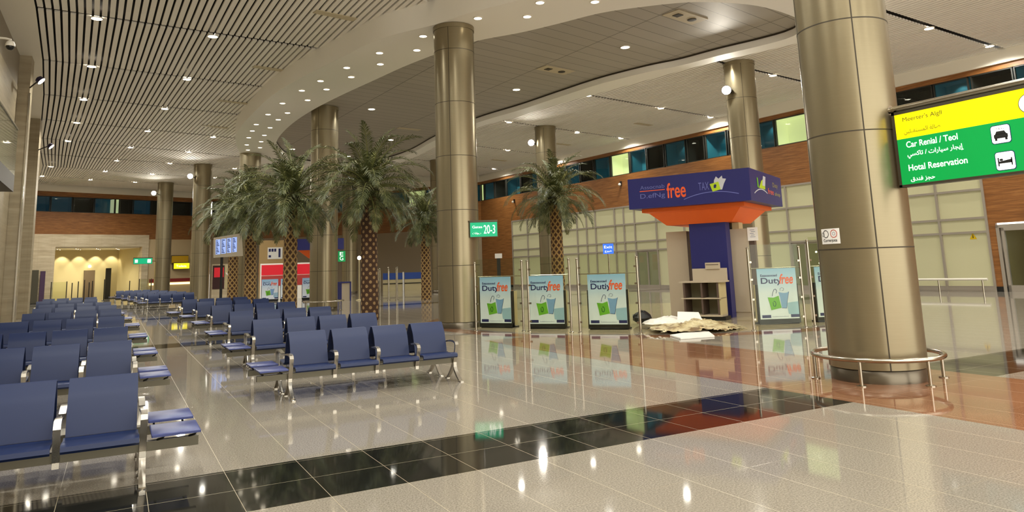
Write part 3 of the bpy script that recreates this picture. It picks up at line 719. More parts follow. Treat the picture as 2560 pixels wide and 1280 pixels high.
L_ROWS = [(.24,7.3,0),(.25,11.3,0),(.24,14.6,0),(.22,18.8,0),(.18,23.4,0),(.05,27.6,.03),(-.14,32.0,.05)]
for i, (x, y, a) in enumerate(L_ROWS):
    bench(x, y, True, 'navy bench in the left seating block, nearest the camera, cut by the frame' if i == 0 else 'navy bench in the left seating block, %s row from the camera' % ORD[i], 'benches of the left block', a)
for i, (x, y, a) in enumerate([(-.72,38.2,.06),(-.85,43,.08)]):
    bench(x, y, True, 'navy bench far back beside the stone pier, %s of two rows' % ('front' if i == 0 else 'rear'), 'far benches by the piers', a)
for i, (x, y) in enumerate([(1.42,44.3),(1.3,48),(1.05,51.8),(.72,55.6),(.35,59.4),(-.1,63)]):
    bench(x, y, False, 'navy bench in the farthest block before the lit portal, %s row' % ORD[i], 'benches of the farthest block', .08)

# ================================================================== PALMS
def frond_mesh(seed, length, rise, droop, leaf):
    R = random.Random(seed); q = MB(); N = 15; pts = []
    a = rise; p = Vector((.05, 0, 0)); st = length/N
    for k in range(N+1):
        pts.append(p.copy()); p = p+Vector((math.cos(a), 0, math.sin(a)))*st; a -= droop/N*(0.45+1.3*k/N)
    q.tube([v for v in pts], [.022*(1-k/N)+.004 for k in range(N+1)], 5, mi=1)
    M_ = 46
    for k in range(2, M_):
        f = k/M_*N; i = min(int(f), N-1); t = f-i; c = pts[i].lerp(pts[i+1], t); d = (pts[i+1]-pts[i]).normalized(); up = Vector((-d.z, 0, d.x))
        L = leaf*(math.sin(PI*min(1, (k/M_)*.82+.16))**.7)*(.85+.3*R.random()); w = .012+.005*R.random()
        for s in (1, -1):
            sw = .5+.5*(k/M_)+R.uniform(-.08, .08)
            v = (Vector((0, s, 0))*math.cos(sw)+d*math.sin(sw)+up*(.22+R.uniform(-.12, .12))).normalized()
            m = c+v*L*.55; e = c+v*L+Vector((0, 0, -L*.28*R.uniform(.6, 1.4)))
            n = v.cross(up).normalized()
            q.add([c-n*w*.5, c+n*w*.5, m+n*w, m-n*w, e], [(0,1,2,3),(3,2,4)])
    return q.mesh('frond', [M_LEAF, mat('frond_stalk', '#7C8048', .5)])
FR = [frond_mesh(k, *a) for k, a in enumerate([(2.2, 1.42, .9, .42), (2.4, 1.15, 1.5, .5), (2.5, .85, 1.7, .55), (2.5, .55, 1.7, .55), (2.4, .25, 1.6, .52), (2.2, -.1, 1.35, .48), (1.9, -.55, .9, .42)])]
M_TS, M_TL = m_trunk('spotted'), m_trunk('lattice')
M_SPATHE = mat('palm_bud', '#C9C987', .5)
def palm(p, zc, dia, scale, kind, label, seed):
    R = random.Random(seed)
    o = thing('palm_tree', label, 'palm tree', (*p, 0), 0, 'artificial date palms')
    r = dia/2; lean = R.uniform(-.08, .08); q = MB(); n = 40; rings = []; NZ = 60
    for k in range(NZ+1):
        z = zc*k/NZ; rr = r*(1.08-.16*k/NZ)*(1+.035*abs(math.sin(k*PI/NZ*zc*5.2))); rings.append([(lean*(k/NZ)**2+rr*math.cos(2*PI*i/n), rr*math.sin(2*PI*i/n), z) for i in range(n)])
    q.loft(rings, True, True).build('trunk', M_TS if kind == 'spotted' else M_TL, o, 60)
    MB().lathe([(r*.9, zc-.3), (r*1.35, zc-.05), (r*1.2, zc+.15), (r*.5, zc+.4), (.02, zc+.5)], (lean, 0), 20).build('crown_base', mat('crown_fibre', '#3C3A22', .9), o, 60)
    plan = [(0,3),(1,7),(2,9),(3,10),(4,11),(5,10),(6,7)]
    for t, cnt in plan:
        for k in range(cnt):
            f = put('frond', FR[t], o, (lean, 0, zc+(.32-.07*t)))
            f.rotation_euler = (R.uniform(-.15, .15), R.uniform(-.12, .12), 2*PI*(k+.37*t+R.uniform(-.25, .25))/cnt)
            s = scale*R.uniform(.88, 1.12); f.scale = (s, s, s)
    for k in range(5):
        a = R.uniform(0, 6.28); e = R.uniform(.7, 1.3); v = Vector((math.cos(a)*math.cos(e), math.sin(a)*math.cos(e), math.sin(e))); c = Vector((lean, 0, zc+.2))
        MB().tube([c, c+v*.5, c+v*.85+Vector((0,0,.02)), c+v*1.15], [.02, .03, .06, .01], 6).build('flower_bud', M_SPATHE, o, 60)
palm((7.66,24.64), 4.5, .55, 1.0, 'spotted', 'nearest date palm, spotted brown trunk, left of the middle column', 3)
palm((5.55,27.5), 4.4, .48, 1.0, 'lattice', 'date palm with lattice trunk in front of the column inside the oval', 5)
palm((5.55,36.6), 4.8, .52, 1.0, 'lattice', 'date palm with slightly bent lattice trunk right of the flight screen', 8)
palm((5.42,41.64), 4.7, .5, 1.0, 'lattice', 'date palm hidden mostly behind the flight screen', 11)
palm((15.25,38.6), 4.4, .52, .95, 'lattice', 'small far date palm just left of the middle column', 14)
palm((15.8,25.45), 4.35, .5, .9, 'lattice', 'date palm standing behind the glass shop fence and posters', 17)

# ================================================================== DUTY FREE CORNER
EX, EY, EZ = Vector((1,0,0)), Vector((0,1,0)), Vector((0,0,1))
K = thing('duty_free_kiosk', 'navy and orange duty free kiosk with square canopy on a central navy tower', 'kiosk', (15.81, 16.63, 0), math.atan2(-.879, .477))
MB().box(-1.8, 1.8, -1.8, 1.8, 3.20, 4.10).build('canopy', M_NAVY, K)
b = MB(); a_, c_, e_ = 1.55, 1.22, .95
b.loft([[(-s*1., t, z) for s, t in ((-1,-1),(1,-1),(1,1),(-1,1)) for s, t in ((s*w, t*w),)] for w, z in ((1.52, 3.198), (1.52, 3.09), (1.36, 3.07), (.98, 2.70))], True, True)
b.build('canopy_underside', M_ORANGE, K)
MB().box(-.30, .78, -.96, -.56, 0, 2.70).build('tower', M_NAVY, K)
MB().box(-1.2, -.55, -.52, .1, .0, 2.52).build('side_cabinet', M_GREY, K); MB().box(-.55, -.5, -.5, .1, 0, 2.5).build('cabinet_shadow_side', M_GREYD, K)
b = MB(); b.box(.64, 1.26, -.5, .15, .13, 2.5); b.box(.66, 1.24, -.47, .15, 0, .13); b.build('side_cabinet', M_GREY, K)
MB().box(.3, .72, -.3, .1, 2.5, 2.72).build('cable_box', M_DARK, K); MB().box(.78, .98, -.3, .1, 2.5, 2.72).build('post_top', M_CREAM, K)
nb = MB().box(1.27, 1.56, -.52, -.50, 2.14, 2.52).build('notice', M_PRINTW, K); nb['label'] = 'white printed notice'
b = MB()
for i in range(5): b.box(1.34+.03*(i % 2), 1.49-.02*(i % 3), -.523, -.52, 2.24+.05*i, 2.255+.05*i)
b.build('notice_print', M_PRINTGR, nb)
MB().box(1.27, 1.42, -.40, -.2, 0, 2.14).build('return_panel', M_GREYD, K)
FY = -1.801
M_OUTL = mat('print_dim_blue', '#6A6FB5', .4)
lettering('lettering', 'Assocnab', (-1.41, FY, 3.76), EX, EZ, .11, M_OUTL, K, .76)
lettering('lettering', 'D.efNg', (-1.42, FY, 3.45), EX, EZ, .18, M_OUTL, K, .77)
MB().box(-1.43, -.645, FY-.003, FY, 3.695, 3.718).build('underline', M_PRINTO, K)
lettering('lettering', 'free', (-.59, FY, 3.44), EX, EZ, .44, M_PRINTO, K, .57, bold=.015)
lettering('lettering', 'TAX', (.36, FY, 3.59), EX, EZ, .22, M_OUTL, K, .30)
def flat(name, pts, m, parent, o=(0,0,0), r=EX, u=EZ, off=.002, depth=.002):
    o, r, u = Vector(o), Vector(r), Vector(u); n = r.cross(u)
    return MB().prism(pts, o+n*off, r, u, depth).build(name, m, parent)
def stroke(name, pts, w, m, parent, o=(0,0,0), r=EX, u=EZ, off=.002):
    q = MB(); o, r, u = Vector(o), Vector(r), Vector(u); n = r.cross(u); P = [o+r*x+u*z+n*off for x, z in pts]
    for a, c in zip(P, P[1:]):
        d = (c-a).normalized(); s = d.cross(n)*w/2; q.add([a-s, c-s, c+s, a+s], [(0,1,2,3)])
    return q.build(name, m, parent)
def arcpts(x0, z0, x1, z1, h, n=14): return [(x0+(x1-x0)*i/n, z0+(z1-z0)*i/n+h*4*(i/n)*(1-i/n)) for i in range(n+1)]
flat('paper_bag', [(.79,3.57),(1.03,3.56),(1.09,3.72),(1.16,3.85),(1.06,3.87),(1.05,3.95),(.95,3.87),(.88,3.94),(.82,3.84)], mat('print_pale', '#C9CBD3', .4), K, (0,FY,0))
flat('lime_bag', [(.76,3.52),(.99,3.57),(.94,3.79),(.69,3.74)], M_PRINTL, K, (0,FY,0), off=.005)
flat('bag_mark', [(.80,3.62),(.86,3.62),(.88,3.70),(.84,3.73),(.80,3.69)], M_PRINTN, K, (0,FY,0), off=.008)
stroke('swoosh', arcpts(-.09,3.37,1.48,3.41,.13), .022, M_OUTL, K, (0,FY,0))
SO = (1.801, 0, 0)
flat('side_bag', [(-.88,3.61),(-.22,3.6),(-.1,3.97),(-.36,3.9),(-.6,3.82)], M_PRINTL, K, SO, EY, EZ)
flat('side_paper_bag', [(-.5,3.7),(-.2,3.7),(-.08,3.98),(-.36,3.99)], mat('print_pale', '#C9CBD3'), K, SO, EY, EZ, off=.005)
flat('side_bottle', [(-1.05,3.62),(-.92,3.6),(-.95,3.88),(-1.06,3.9)], M_PRINTG, K, SO, EY, EZ, off=.005)
stroke('side_swoosh', arcpts(-1.41,3.42,.02,3.5,.12), .03, mat('print_pale', '#C9CBD3'), K, SO, EY, EZ)
M_OLIVE = mat('print_olive', '#A39A4E', .4)
lettering('side_lettering', 'Duty', (SO[0], .72, 3.70), EY, EZ, .18, M_OLIVE, K, .62)
lettering('side_lettering', 'free', (SO[0], .1, 3.5), EY, EZ, .17, M_PRINTO, K, .68)
lettering('side_lettering', 'shop', (SO[0], .92, 3.46), EY, EZ, .15, M_OLIVE, K, .66)

ct = thing('display_counter', 'open greige display counter with two shelves standing against the kiosk tower', 'counter', (15.81, 16.63, 0), math.atan2(-.879, .477))
MB().box(-.36, .90, -1.98, -1.40, 1.02, 1.06).build('top', M_GREY, ct)
MB().box(-.33, .80, -1.97, -1.45, .575, .605).build('shelf', M_GREY, ct)
MB().box(-.25, .80, -1.95, -1.42, .10, .15).build('shelf', M_GREY, ct)
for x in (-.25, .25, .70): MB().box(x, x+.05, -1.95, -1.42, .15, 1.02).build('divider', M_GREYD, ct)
MB().box(-.25, .8, -1.43, -1.40, .12, 1.02).build('back_panel', mat('counter_back', '#8A8468', .5), ct)
MB().box(.75, .80, -1.93, -1.42, .15, 1.02).build('end_panel', M_CREAM, ct)
MB().box(-.24, .88, -1.90, -1.42, 0, .10).build('plinth', M_DARK, ct)
MB().box(-.12, .87, -1.46, -1.42, 1.06, 1.40).build('upstand', M_GREY, ct)
b = MB(); b.box(.28, .68, -1.50, -1.40, 1.38, 1.56); b.box(.30, .66, -1.503, -1.50, 1.49, 1.51, 1); b.build('header_box', [M_GREY, M_GREYD], ct)

# --- glass barriers on steel posts
def barrier(p, q, label, h=1.85):
    p, q = Vector((*p, 0)), Vector((*q, 0)); L = (q-p).length; a = math.atan2(q.y-p.y, q.x-p.x)
    o = thing('glass_barrier', label, 'glass barrier', p, a, 'glass barriers round the shop')
    for x in (0, L):
        b = MB().cyl((x, 0), .028, 0.015, h-.1, 12).lathe([(.055, 0), (.055, .012), (.03, .03)], (x, 0), 12).ball((x, 0, h-.08), .034, 10)
        pp = b.build('post', M_STEEL, o, 50)
        s = 1 if x == 0 else -1
        for z in (.25, .7, 1.15, 1.55): MB().box(min(x, x+s*.075), max(x, x+s*.075), -.018, .018, z-.022, z+.022).build('clamp', M_STEEL, pp)
    MB().box(.045, L-.045, -.006, .006, .12, h).build('pane', M_GLASS, o)
    MB().tube([(.0, .035, 1.4), (L, .035, 1.4)], .012, 6).build('tie_bar', M_STEEL, o)
barrier((8.33,17.6), (9.19,16.58), 'first glass barrier from the middle column, in front of first poster')
barrier((9.26,16.40), (9.83,15.32), 'second glass barrier from the middle column, in front of second poster')
barrier((9.93,15.10), (10.76,13.81), 'third glass barrier from the middle column, left edge of the shop opening')
barrier((12.87,12.36), (14.27,12.09), 'glass barrier right of the shop opening, in front of a poster', 1.95)
barrier((14.62,12.12), (16.3,12.0), 'glass barrier half hidden behind the big right column', 2.1)

# --- poster stands
def px(x, y): return (x-170)/670*.98, 1.37-(y-120)/990*1.25
POSTER = [None]
def poster_proto(word):
    o = thing('poster_stand', '', 'poster stand')
    W = .98
    MB().box(.02, W-.02, .06, .36, .06, .97).build('cabinet', M_CREAM, o)
    b = MB(); b.box(-.03, .02, -.02, .10, .02, .98); b.box(W-.02, W+.03, -.02, .10, .02, .98); b.box(-.03, W+.03, -.03, .10, .02, .13); b.build('dark_frame', M_DARK, o)
    MB().box(.0, W, .0, .40, 0, .03).build('plinth', M_BLACK, o)
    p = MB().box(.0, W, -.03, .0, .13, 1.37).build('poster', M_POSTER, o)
    Y0 = (0, -.0305, 0)
    flat('pale_wedge', [px(640,800), px(660,1010), px(740,1035), px(840,1035), px(840,775), px(740,785)][::-1], mat('print_sky', '#9DBFD6', .3), p, Y0)
    flat('blue_bag', [px(550,893), px(632,902), px(655,760), px(693,580), px(660,600), px(600,606), px(515,585), px(535,700)], M_PRINTB, p, Y0)
    flat('green_bag', [px(365,930), px(545,890), px(530,790), px(510,655), px(420,690), px(320,680), px(345,800)], M_PRINTG, p, Y0, off=.004)
    stroke('bag_outline', [px(693,580), px(655,760), px(632,902), px(550,893)], .008, M_PRINTN, p, Y0, off=.005)
    stroke('bag_handle', [px(400,660), px(415,590), px(440,530), px(470,525), px(485,560), px(470,610)], .011, M_PRINTN, p, Y0, off=.006)
    stroke('bag_handle', [px(545,560), px(545,520), px(575,497), px(608,515), px(605,550), px(570,560)], .011, M_PRINTGR, p, Y0, off=.006)
    stroke('bag_motif', [px(405,780), px(410,850), px(440,860), px(455,810), px(440,760), px(415,765)], .02, mat('print_dark_green', '#2F6B2C', .4), p, Y0, off=.007)
    for x0, x1 in ((200, 352), (695, 838)): flat('caption_block', [px(x0,1078), px(x1,1078), px(x1,1022), px(x0,1022)], M_PRINTN, p, Y0, off=.003)
    lettering('caption', 'hebbonuibni', Vector((px(380,1068)[0], -.031, px(380,1068)[1])), EX, EZ, .03, M_PRINTGR, p, .4)
    lettering('airport_line', 'Eeaoaooad', Vector((px(225,278)[0], -.031, px(225,278)[1])), EX, EZ, .06, M_PRINTN, p, .42, bold=.02)
    lettering('title', word, Vector((px(225,450)[0], -.032, px(225,450)[1])), EX, EZ, .19, M_PRINTN, p, .53, bold=.018)
    lettering('title_free', 'free', Vector((px(545,430)[0], -.033, px(545,430)[1])), EX, EZ, .25, M_PRINTO, p, .35, shear=.25, bold=.02)
    return o
for (l, r_, w, lab) in [((8.93,18.52),(9.45,17.69),'Duty','blue duty free poster stand nearest the middle column, first of three'),
                     ((9.65,17.07),(10.27,16.32),'Durty','blue duty free poster stand in the middle of the three left of the opening'),
                     ((10.57,15.61),(11.23,14.8),'Dutiy','blue duty free poster stand beside the debris, third from the middle column'),
                     ((14.13,13.33),(15.08,12.85),'Duty','blue duty free poster stand just right of the kiosk, left of big column'),
                     ((15.5,12.72),(16.45,12.24),'Duty','blue duty free poster stand mostly hidden behind the big right column')]:
    o = poster_proto(w); o.location = (*l, 0); o.rotation_euler.z = math.atan2(r_[1]-l[1], r_[0]-l[0]); o['label'] = lab; o['group'] = 'duty free poster stands'

# --- rubbish left on the shop floor
R = random.Random(4); q = MB(); nx, ny = 46, 40
vs = []
for j in range(ny+1):
    for i in range(nx+1):
        a, c = i/nx, j/ny; x = (10.45+2.3*a)*(1-c)+(12.9+1.3*a)*c; y = (13.35-1.05*a)*(1-c)+(15.7-1.4*a)*c
        e = max(0, 1-((a-.42)/.55)**2)*max(0, 1-((c-.45)/.58)**2)
        z = .012+e*(.07+.13*abs(math.sin(7*a+4*c+1.3*math.sin(9*c)))*abs(math.cos(5*c-6*a))+.05*R.random())
        vs.append((x+R.uniform(-.04,.04), y+R.uniform(-.04,.04), z))
q.add(vs, [(j*(nx+1)+i, j*(nx+1)+i+1, (j+1)*(nx+1)+i+1, (j+1)*(nx+1)+i) for j in range(ny) for i in range(nx) if math.hypot((i/nx-.47)/.52, (j/ny-.47)/.53) < 1+.12*math.sin(i*1.7)*math.cos(j*1.3)])
db = q.build('debris', m_debris(), None, 30); db['kind'] = 'stuff'; db['label'] = 'crumpled tan wrapping sheets spread across the shop opening'; db['category'] = 'debris'
M_PAPER = mat('white_board', '#F3F0E8', .5)
def board(pts, t, label, name='board'):
    a = [Vector(p) for p in pts]; n = (a[1]-a[0]).cross(a[3]-a[0]).normalized()*t
    o = MB().add([p for p in a]+[p+n for p in a], [(3,2,1,0),(4,5,6,7),(0,1,5,4),(1,2,6,5),(2,3,7,6),(3,0,4,7)]).build(name, M_PAPER)
    tag(o, label, 'board', 'discarded boards'); return o
board([(10.79,12.82,.004),(10.50,12.14,.004),(11.30,11.98,.004),(12.25,13.26,.004)], .03, 'white board lying flat at the front edge of the debris')
board([(12.3,14.3,.10),(12.75,13.85,.10),(12.85,14.12,.34),(12.5,14.5,.36)], .02, 'white board propped up on the rubbish heap')
board([(11.75,14.2,.13),(12.45,13.65,.13),(12.75,13.95,.18),(12.05,14.5,.18)], .02, 'white board lying below the propped board on the heap')
def crumple(c, r, label, m, name='crumpled_sheet'):
    q = MB(); n = 14; rings = []
    for j in range(9):
        ph = PI*(j+.05)/8.1; rings.append([(r[0]*math.sin(ph)*math.cos(2*PI*i/n)*R.uniform(.75,1.15), r[1]*math.sin(ph)*math.sin(2*PI*i/n)*R.uniform(.75,1.15), r[2]*(1-math.cos(ph))*R.uniform(.8,1.1)) for i in range(n)])
    o = q.loft(rings, True, True).build(name, m, None, 20, c); tag(o, label, 'plastic sheet', 'crumpled sheets on the shop floor'); return o
crumple((11.95,14.5,.04), (.5,.4,.10), 'crumpled white plastic left end of the heap', M_PAPER)
crumple((12.45,14.8,.05), (.45,.35,.10), 'crumpled white plastic in the middle of the heap', M_PAPER)
crumple((12.35,15.75,.02), (.28,.22,.17), 'dark crumpled bag behind the white plastic', M_DARK, 'crumpled_bag')

# ================================================================== SIGNS
def emis(name, c, s): return mat(name, c, .35, emit=c, es=s)
SX, SY = 9.05, 5.93
sg = thing('overhead_sign', 'large lit yellow and green wayfinding sign projecting from the right column', 'sign', (SX, SY, 2.49))
def at_s(t, z, off=0.): return Vector((-off, -t, z-2.49))
b = MB(); L = 2.75
b.box(-.05, .09, -L, -.02, 0, .03); b.box(-.05, .09, -L, -.02, .96, 1.0); b.box(-.05, .09, -.06, -.02, .0, 1.0); b.box(-.05, .09, -L, -L+.04, .0, 1.0); b.box(.08, .09, -L, -.02, 0, 1.0)
b.build('frame', M_BAR, sg)
b = MB(); b.box(-.045, .08, -L+.04, -.06, .63, .96); b.build('yellow_panel', emis('sign_yellow', '#FFEE00', .5), sg)
b = MB(); b.box(-.045, .08, -L+.04, -.06, .03, .63); b.build('green_panel', emis('sign_green', '#009A45', .34), sg)
b = MB(); b.tube([(.02, .03, 1.05), (.02, -L-.05, 1.05)], .042, 14)
b.tube([(.02, .05, 1.05), (.02, .02, 1.05)], .07, 14)
for t in (.12, .85, 1.6, 2.3): b.box(.005, .035, -t-.015, -t+.015, .99, 1.03)
b.build('support_tube', M_STEEL, sg, 40)
SR, SU = Vector((0,-1,0)), EZ
M_SW = emis('sign_white', '#FFFFFF', .8); M_SK = mat('sign_dark', '#4A4414', .5); M_SB = mat('sign_black', '#1A1A1A', .5)
def st(body, t, z, w, h, m, name='lettering'): return lettering(name, body, at_s(t, z, .046), SR, SU, h, m, sg, w, bold=.012 if m is not M_SK else 0.)
st("Meerter's Algll", .17, 3.325, .52, .075, M_SK); st(arabic('صالة المستقبلين'), .17, 3.165, .48, .075, M_SK)
st('Car Renial / Teol', .18, 2.995, .665, .08, M_SW); st(arabic('إيجار سيارات')+' / '+arabic('تاكسي') if False else arabic('تاكسي')+' / '+arabic('إيجار سيارات'), .18, 2.85, .72, .09, M_SW)
st('Hotal Reservation', .175, 2.69, .75, .08, M_SW); st(arabic('حجز فندق'), .186, 2.54, .32, .07, M_SW)
def rrect(x0, x1, z0, z1, r, n=5):
    o = []
    for cx, cz, a in ((x1-r,z0+r,-90),(x1-r,z1-r,0),(x0+r,z1-r,90),(x0+r,z0+r,180)):
        o += [(cx+r*math.cos(math.radians(a+90*k/n)), cz+r*math.sin(math.radians(a+90*k/n))) for k in range(n+1)]
    return o
def picto(t0, z0, s, name):
    p = flat(name, rrect(t0-.008, t0+s+.008, z0-.008, z0+s+.008, .035), M_PRINTN, sg, at_s(0, 0, .045), SR, SU, .001, .001)
    flat('plate', rrect(t0, t0+s, z0, z0+s, .03), M_SW, p, at_s(0, 0, .045), SR, SU, .003, .001); return p
O6 = at_s(0, 0, .045)
p1 = picto(1.235, 2.87, .205, 'car_pictogram')
def f1(pts, p): flat('symbol', pts, M_SB, p, O6, SR, SU, .006, .001)
f1(rrect(1.262, 1.415, 2.925, 2.975, .012), p1); f1([(1.275,2.972),(1.402,2.972),(1.382,3.01),(1.295,3.01)], p1); f1([(1.27,2.9),(1.295,2.9),(1.295,2.93),(1.27,2.93)], p1); f1([(1.382,2.9),(1.407,2.9),(1.407,2.93),(1.382,2.93)], p1)
lettering('symbol_text', 'TAXI', at_s(1.29, 3.025, .053), SR, SU, .025, M_SB, p1, .09)
p2 = picto(1.245, 2.555, .205, 'hotel_pictogram')
f1([(1.268,2.60),(1.282,2.60),(1.282,2.70),(1.268,2.70)], p2); f1([(1.282,2.63),(1.425,2.63),(1.425,2.672),(1.282,2.655)], p2); f1([(1.412,2.60),(1.425,2.60),(1.425,2.69),(1.412,2.69)], p2); f1(rrect(1.288, 1.325, 2.66, 2.685, .01), p2)
p3 = flat('round_pictogram', [(1.68+.115*math.cos(2*PI*i/28), 3.27+.115*math.sin(2*PI*i/28)) for i in range(28)], M_SB, sg, O6, SR, SU, .001, .001)
flat('plate', [(1.68+.107*math.cos(2*PI*i/28), 3.27+.107*math.sin(2*PI*i/28)) for i in range(28)], M_SW, p3, O6, SR, SU, .003, .001)
def z_(z): return z
for o in sg.children_recursive:
    pass
# sticker on the big column
ns = thing('notice_sticker', 'small white no smoking sticker on the big right column', 'sticker', (C_FRONT[0], C_FRONT[1], 0))
q = MB(); A0 = math.atan2(6.42-C_FRONT[1], 8.44-C_FRONT[0])
def on_col(a, z, rr=.604): return (rr*math.cos(a), rr*math.sin(a), z)
a0, a1 = math.radians(157), math.radians(188)
n = 10; q.loft([[on_col(a0+(a1-a0)*i/n, z) for i in range(n+1)] for z in (1.795, 2.0)], closed=False)
q.build('plate', M_PRINTW, ns)
def col_ring(ac, zc, r, m, w=.008, nm='prohibition_ring'):
    q = MB(); n = 26
    q.loft([[on_col(ac+rr*math.cos(2*PI*i/n)/.606, zc+rr*math.sin(2*PI*i/n), .6065) for i in range(n)] for rr in (r-w, r)])
    q.build(nm, m, ns)
col_ring(math.radians(166.5), 1.93, .052, M_PRINTK); col_ring(math.radians(179.5), 1.93, .054, M_PRINTR)
col_ring(math.radians(161), 1.925, .028, M_PRINTK, .006, 'cigarette_mark'); col_ring(math.radians(179.5), 1.93, .024, M_PRINTGR, .006, 'phone_mark')
tx = lettering('lettering', 'Corterjots', (-.12, 0, 1.812), EX, EZ, .052, M_PRINTK, ns, .24, bold=.012)
for v in tx.data.vertices: v.co = on_col(math.radians(172.5)+v.co.x/.606, v.co.z, .6065)

def lit_box(name, label, p, a, w, h, d, face, texts=(), top=True, cat='sign', group=None):
    """lit sign box: p is the lower left front corner, a the heading of its front edge"""
    o = thing(name, label, cat, p, a, group)
    MB().box(-.015, w+.015, .005, d, -.015, h+.015).build('casing', M_BAR, o)
    f = MB().box(0, w, -.004, .005, 0, h).build('lit_face', face, o)
    if top: MB().box(-.02, w+.02, -.01, d, h+.015, h+.06).build('top_rail', M_BAR, o)
    for body, x, z, tw, th, m in texts: lettering('lettering', body, (x, -.005, z), EX, EZ, th, m, f, tw)
    return o
M_GLOW = emis('exit_green', '#0AA070', .5)
o = lit_box('exit_sign', 'green lit sign on the right side of the middle column', (8.68,18.56,2.50), math.atan2(-.33,.68), .76, .40, .1, M_GLOW,
        [('Gates', .06, .24, .28, .07, M_SW), (arabic('بوابات'), .06, .06, .24, .07, M_SW), ('20-3', .38, .08, .32, .24, M_SW)])
o = lit_box('exit_sign', 'small green lit sign beside the farthest column, over the portal', (1.05,65.4,2.86), .12, 1.35, .44, .12, emis('exit_green', '#0AA070', .5), [('Gates', .42, .1, .5, .2, M_GLOW)], group='far lit signs')
MB().tube([(1.36,.06,.2),(1.74,.77,.2)], .03, 8).build('wall_arm', M_STEEL, o)
flat('arrow', [(.1,.1),(.3,.1),(.3,.34),(.1,.34)], M_SW, o, (0,-.01,0)); flat('arrow', [(1.0,.08),(1.25,.08),(1.25,.36),(1.0,.36)], M_SW, o, (0,-.01,0))
lit_box('exit_sign', 'small green lit sign right of the column behind the palms', (11.55,43.4,2.28), -.25, .42, .62, .12, emis('exit_green2', '#0B8F4A', .45), [('G', .1, .08, .2, .24, M_SW), ('E', .1, .36, .2, .2, M_SW)], group='far lit signs')
lit_box('yellow_sign', 'small lit yellow sign on the far wall, lower one', (4.44,73.0,2.48), .28, 1.37, .5, .45, emis('sign_yellow2', '#F2E21A', .8), [('Toilets', .2, .14, .9, .2, M_SW)], group='far lit signs')
lit_box('yellow_sign', 'mustard yellow board above the small lit yellow sign', (4.24,73.0,3.02), .28, 1.47, .62, .45, mat('mustard_board', '#C59A0E', .5), group='far lit signs')
lit_box('yellow_sign', 'narrow yellow sign at the edge of the far column', (6.05,73.6,4.08), .3, .2, .56, .45, emis('sign_yellow2', '#F2E21A', .8), group='far lit signs')
o = lit_box('lit_notice', 'white lit sign above the grey door at the far right', WR(.75, 2.80, .12), math.atan2(-U_R.y, -U_R.x), 1.05, .38, .1, emis('notice_white', '#F2EED2', .8), top=False)
tri = thing('warning_sign', 'yellow triangular warning sticker on the frosted wall panel at right', 'warning sign', WR(2.8, 2.1, -.03), math.atan2(-U_R.y, -U_R.x))
flat('plate', [(-.14,0),(.14,0),(0,.26)], mat('warning_yellow', '#D8B400', .4), tri); flat('symbol', [(-.02,.05),(.02,.05),(.01,.17),(-.01,.17)], M_PRINTK, tri, off=.005)
o = thing('bumper_rail', 'low pale rail on short posts along the frosted wall at right', 'rail', WR(2.3, 0, .35), math.atan2(U_R.y, U_R.x))
MB().tube([(0,0,.5),(6.2,0,.5)], .05, 10).build('rail', M_WHITE, o, 60)
for x in (.2, 1.9, 3.9, 5.8): MB().cyl((x, 0), .035, 0, .46, 10).build('post', M_STEEL, o, 60)
for i, (t, z) in enumerate([(36.8, 6.8), (23.9, 6.75), (9.2, 6.8)]):
    o = thing('wall_camera', ['small camera fixed on the wood wall by the middle column', 'small camera fixed on the wood wall above the frosted panels, left of the canopy', 'small camera on the wood wall beside the column behind the canopy'][i], 'camera', WR(t, z, 0.), math.atan2(N_R.y, N_R.x), 'wall cameras')
    MB().box(0, .1, -.05, .05, -.1, .2).build('mount', M_DARK, o); MB().ball((.17, 0, -.02), .1, 10).build('dome', M_WHITE, o, 60)
bs = thing('flag_sign', 'blue lit sign on a thin pole behind the glass barriers', 'sign', (18.15, 25.15, 0), -.62)
MB().cyl((0,0), .035, 0, 2.1, 10).build('pole', M_STEEL, bs, 60)
b = MB(); b.box(-.22, .22, -.05, .05, 2.03, 2.45); fb = b.build('lit_face', emis('sign_blue', '#2F62E0', .9), bs)
lettering('lettering', 'Exit', (-.17, -.051, 2.26), EX, EZ, .11, M_SW, fb, .34); lettering('lettering', arabic('خروج').replace('خ','ﺧ').replace('و','ﻭ'), (-.15, -.051, 2.08), EX, EZ, .1, M_SW, fb, .3)
bs = thing('totem_sign', 'small white sign on a dark stand before the wood wall left of the fenced palm', 'sign', (15.1, 29.35, 0), -.45)
MB().box(-.08, .08, -.05, .05, 0, 2.05).build('stand', M_DARK, bs); MB().box(-.16, .16, -.08, .0, 2.03, 2.24).build('board', M_PRINTW, bs)
bs = thing('light_column', 'slim pole with a white light on top by the glazed doors', 'lamp post', (21.3, 24.2, 0), -.5)
MB().cyl((0,0), .04, 0, 2.1, 10).build('pole', M_STEEL, bs, 60); MB().box(-.09, .09, -.06, .06, 2.05, 2.42).build('lamp_head', emis('lamp_white', '#E8F0FF', 2.), bs)

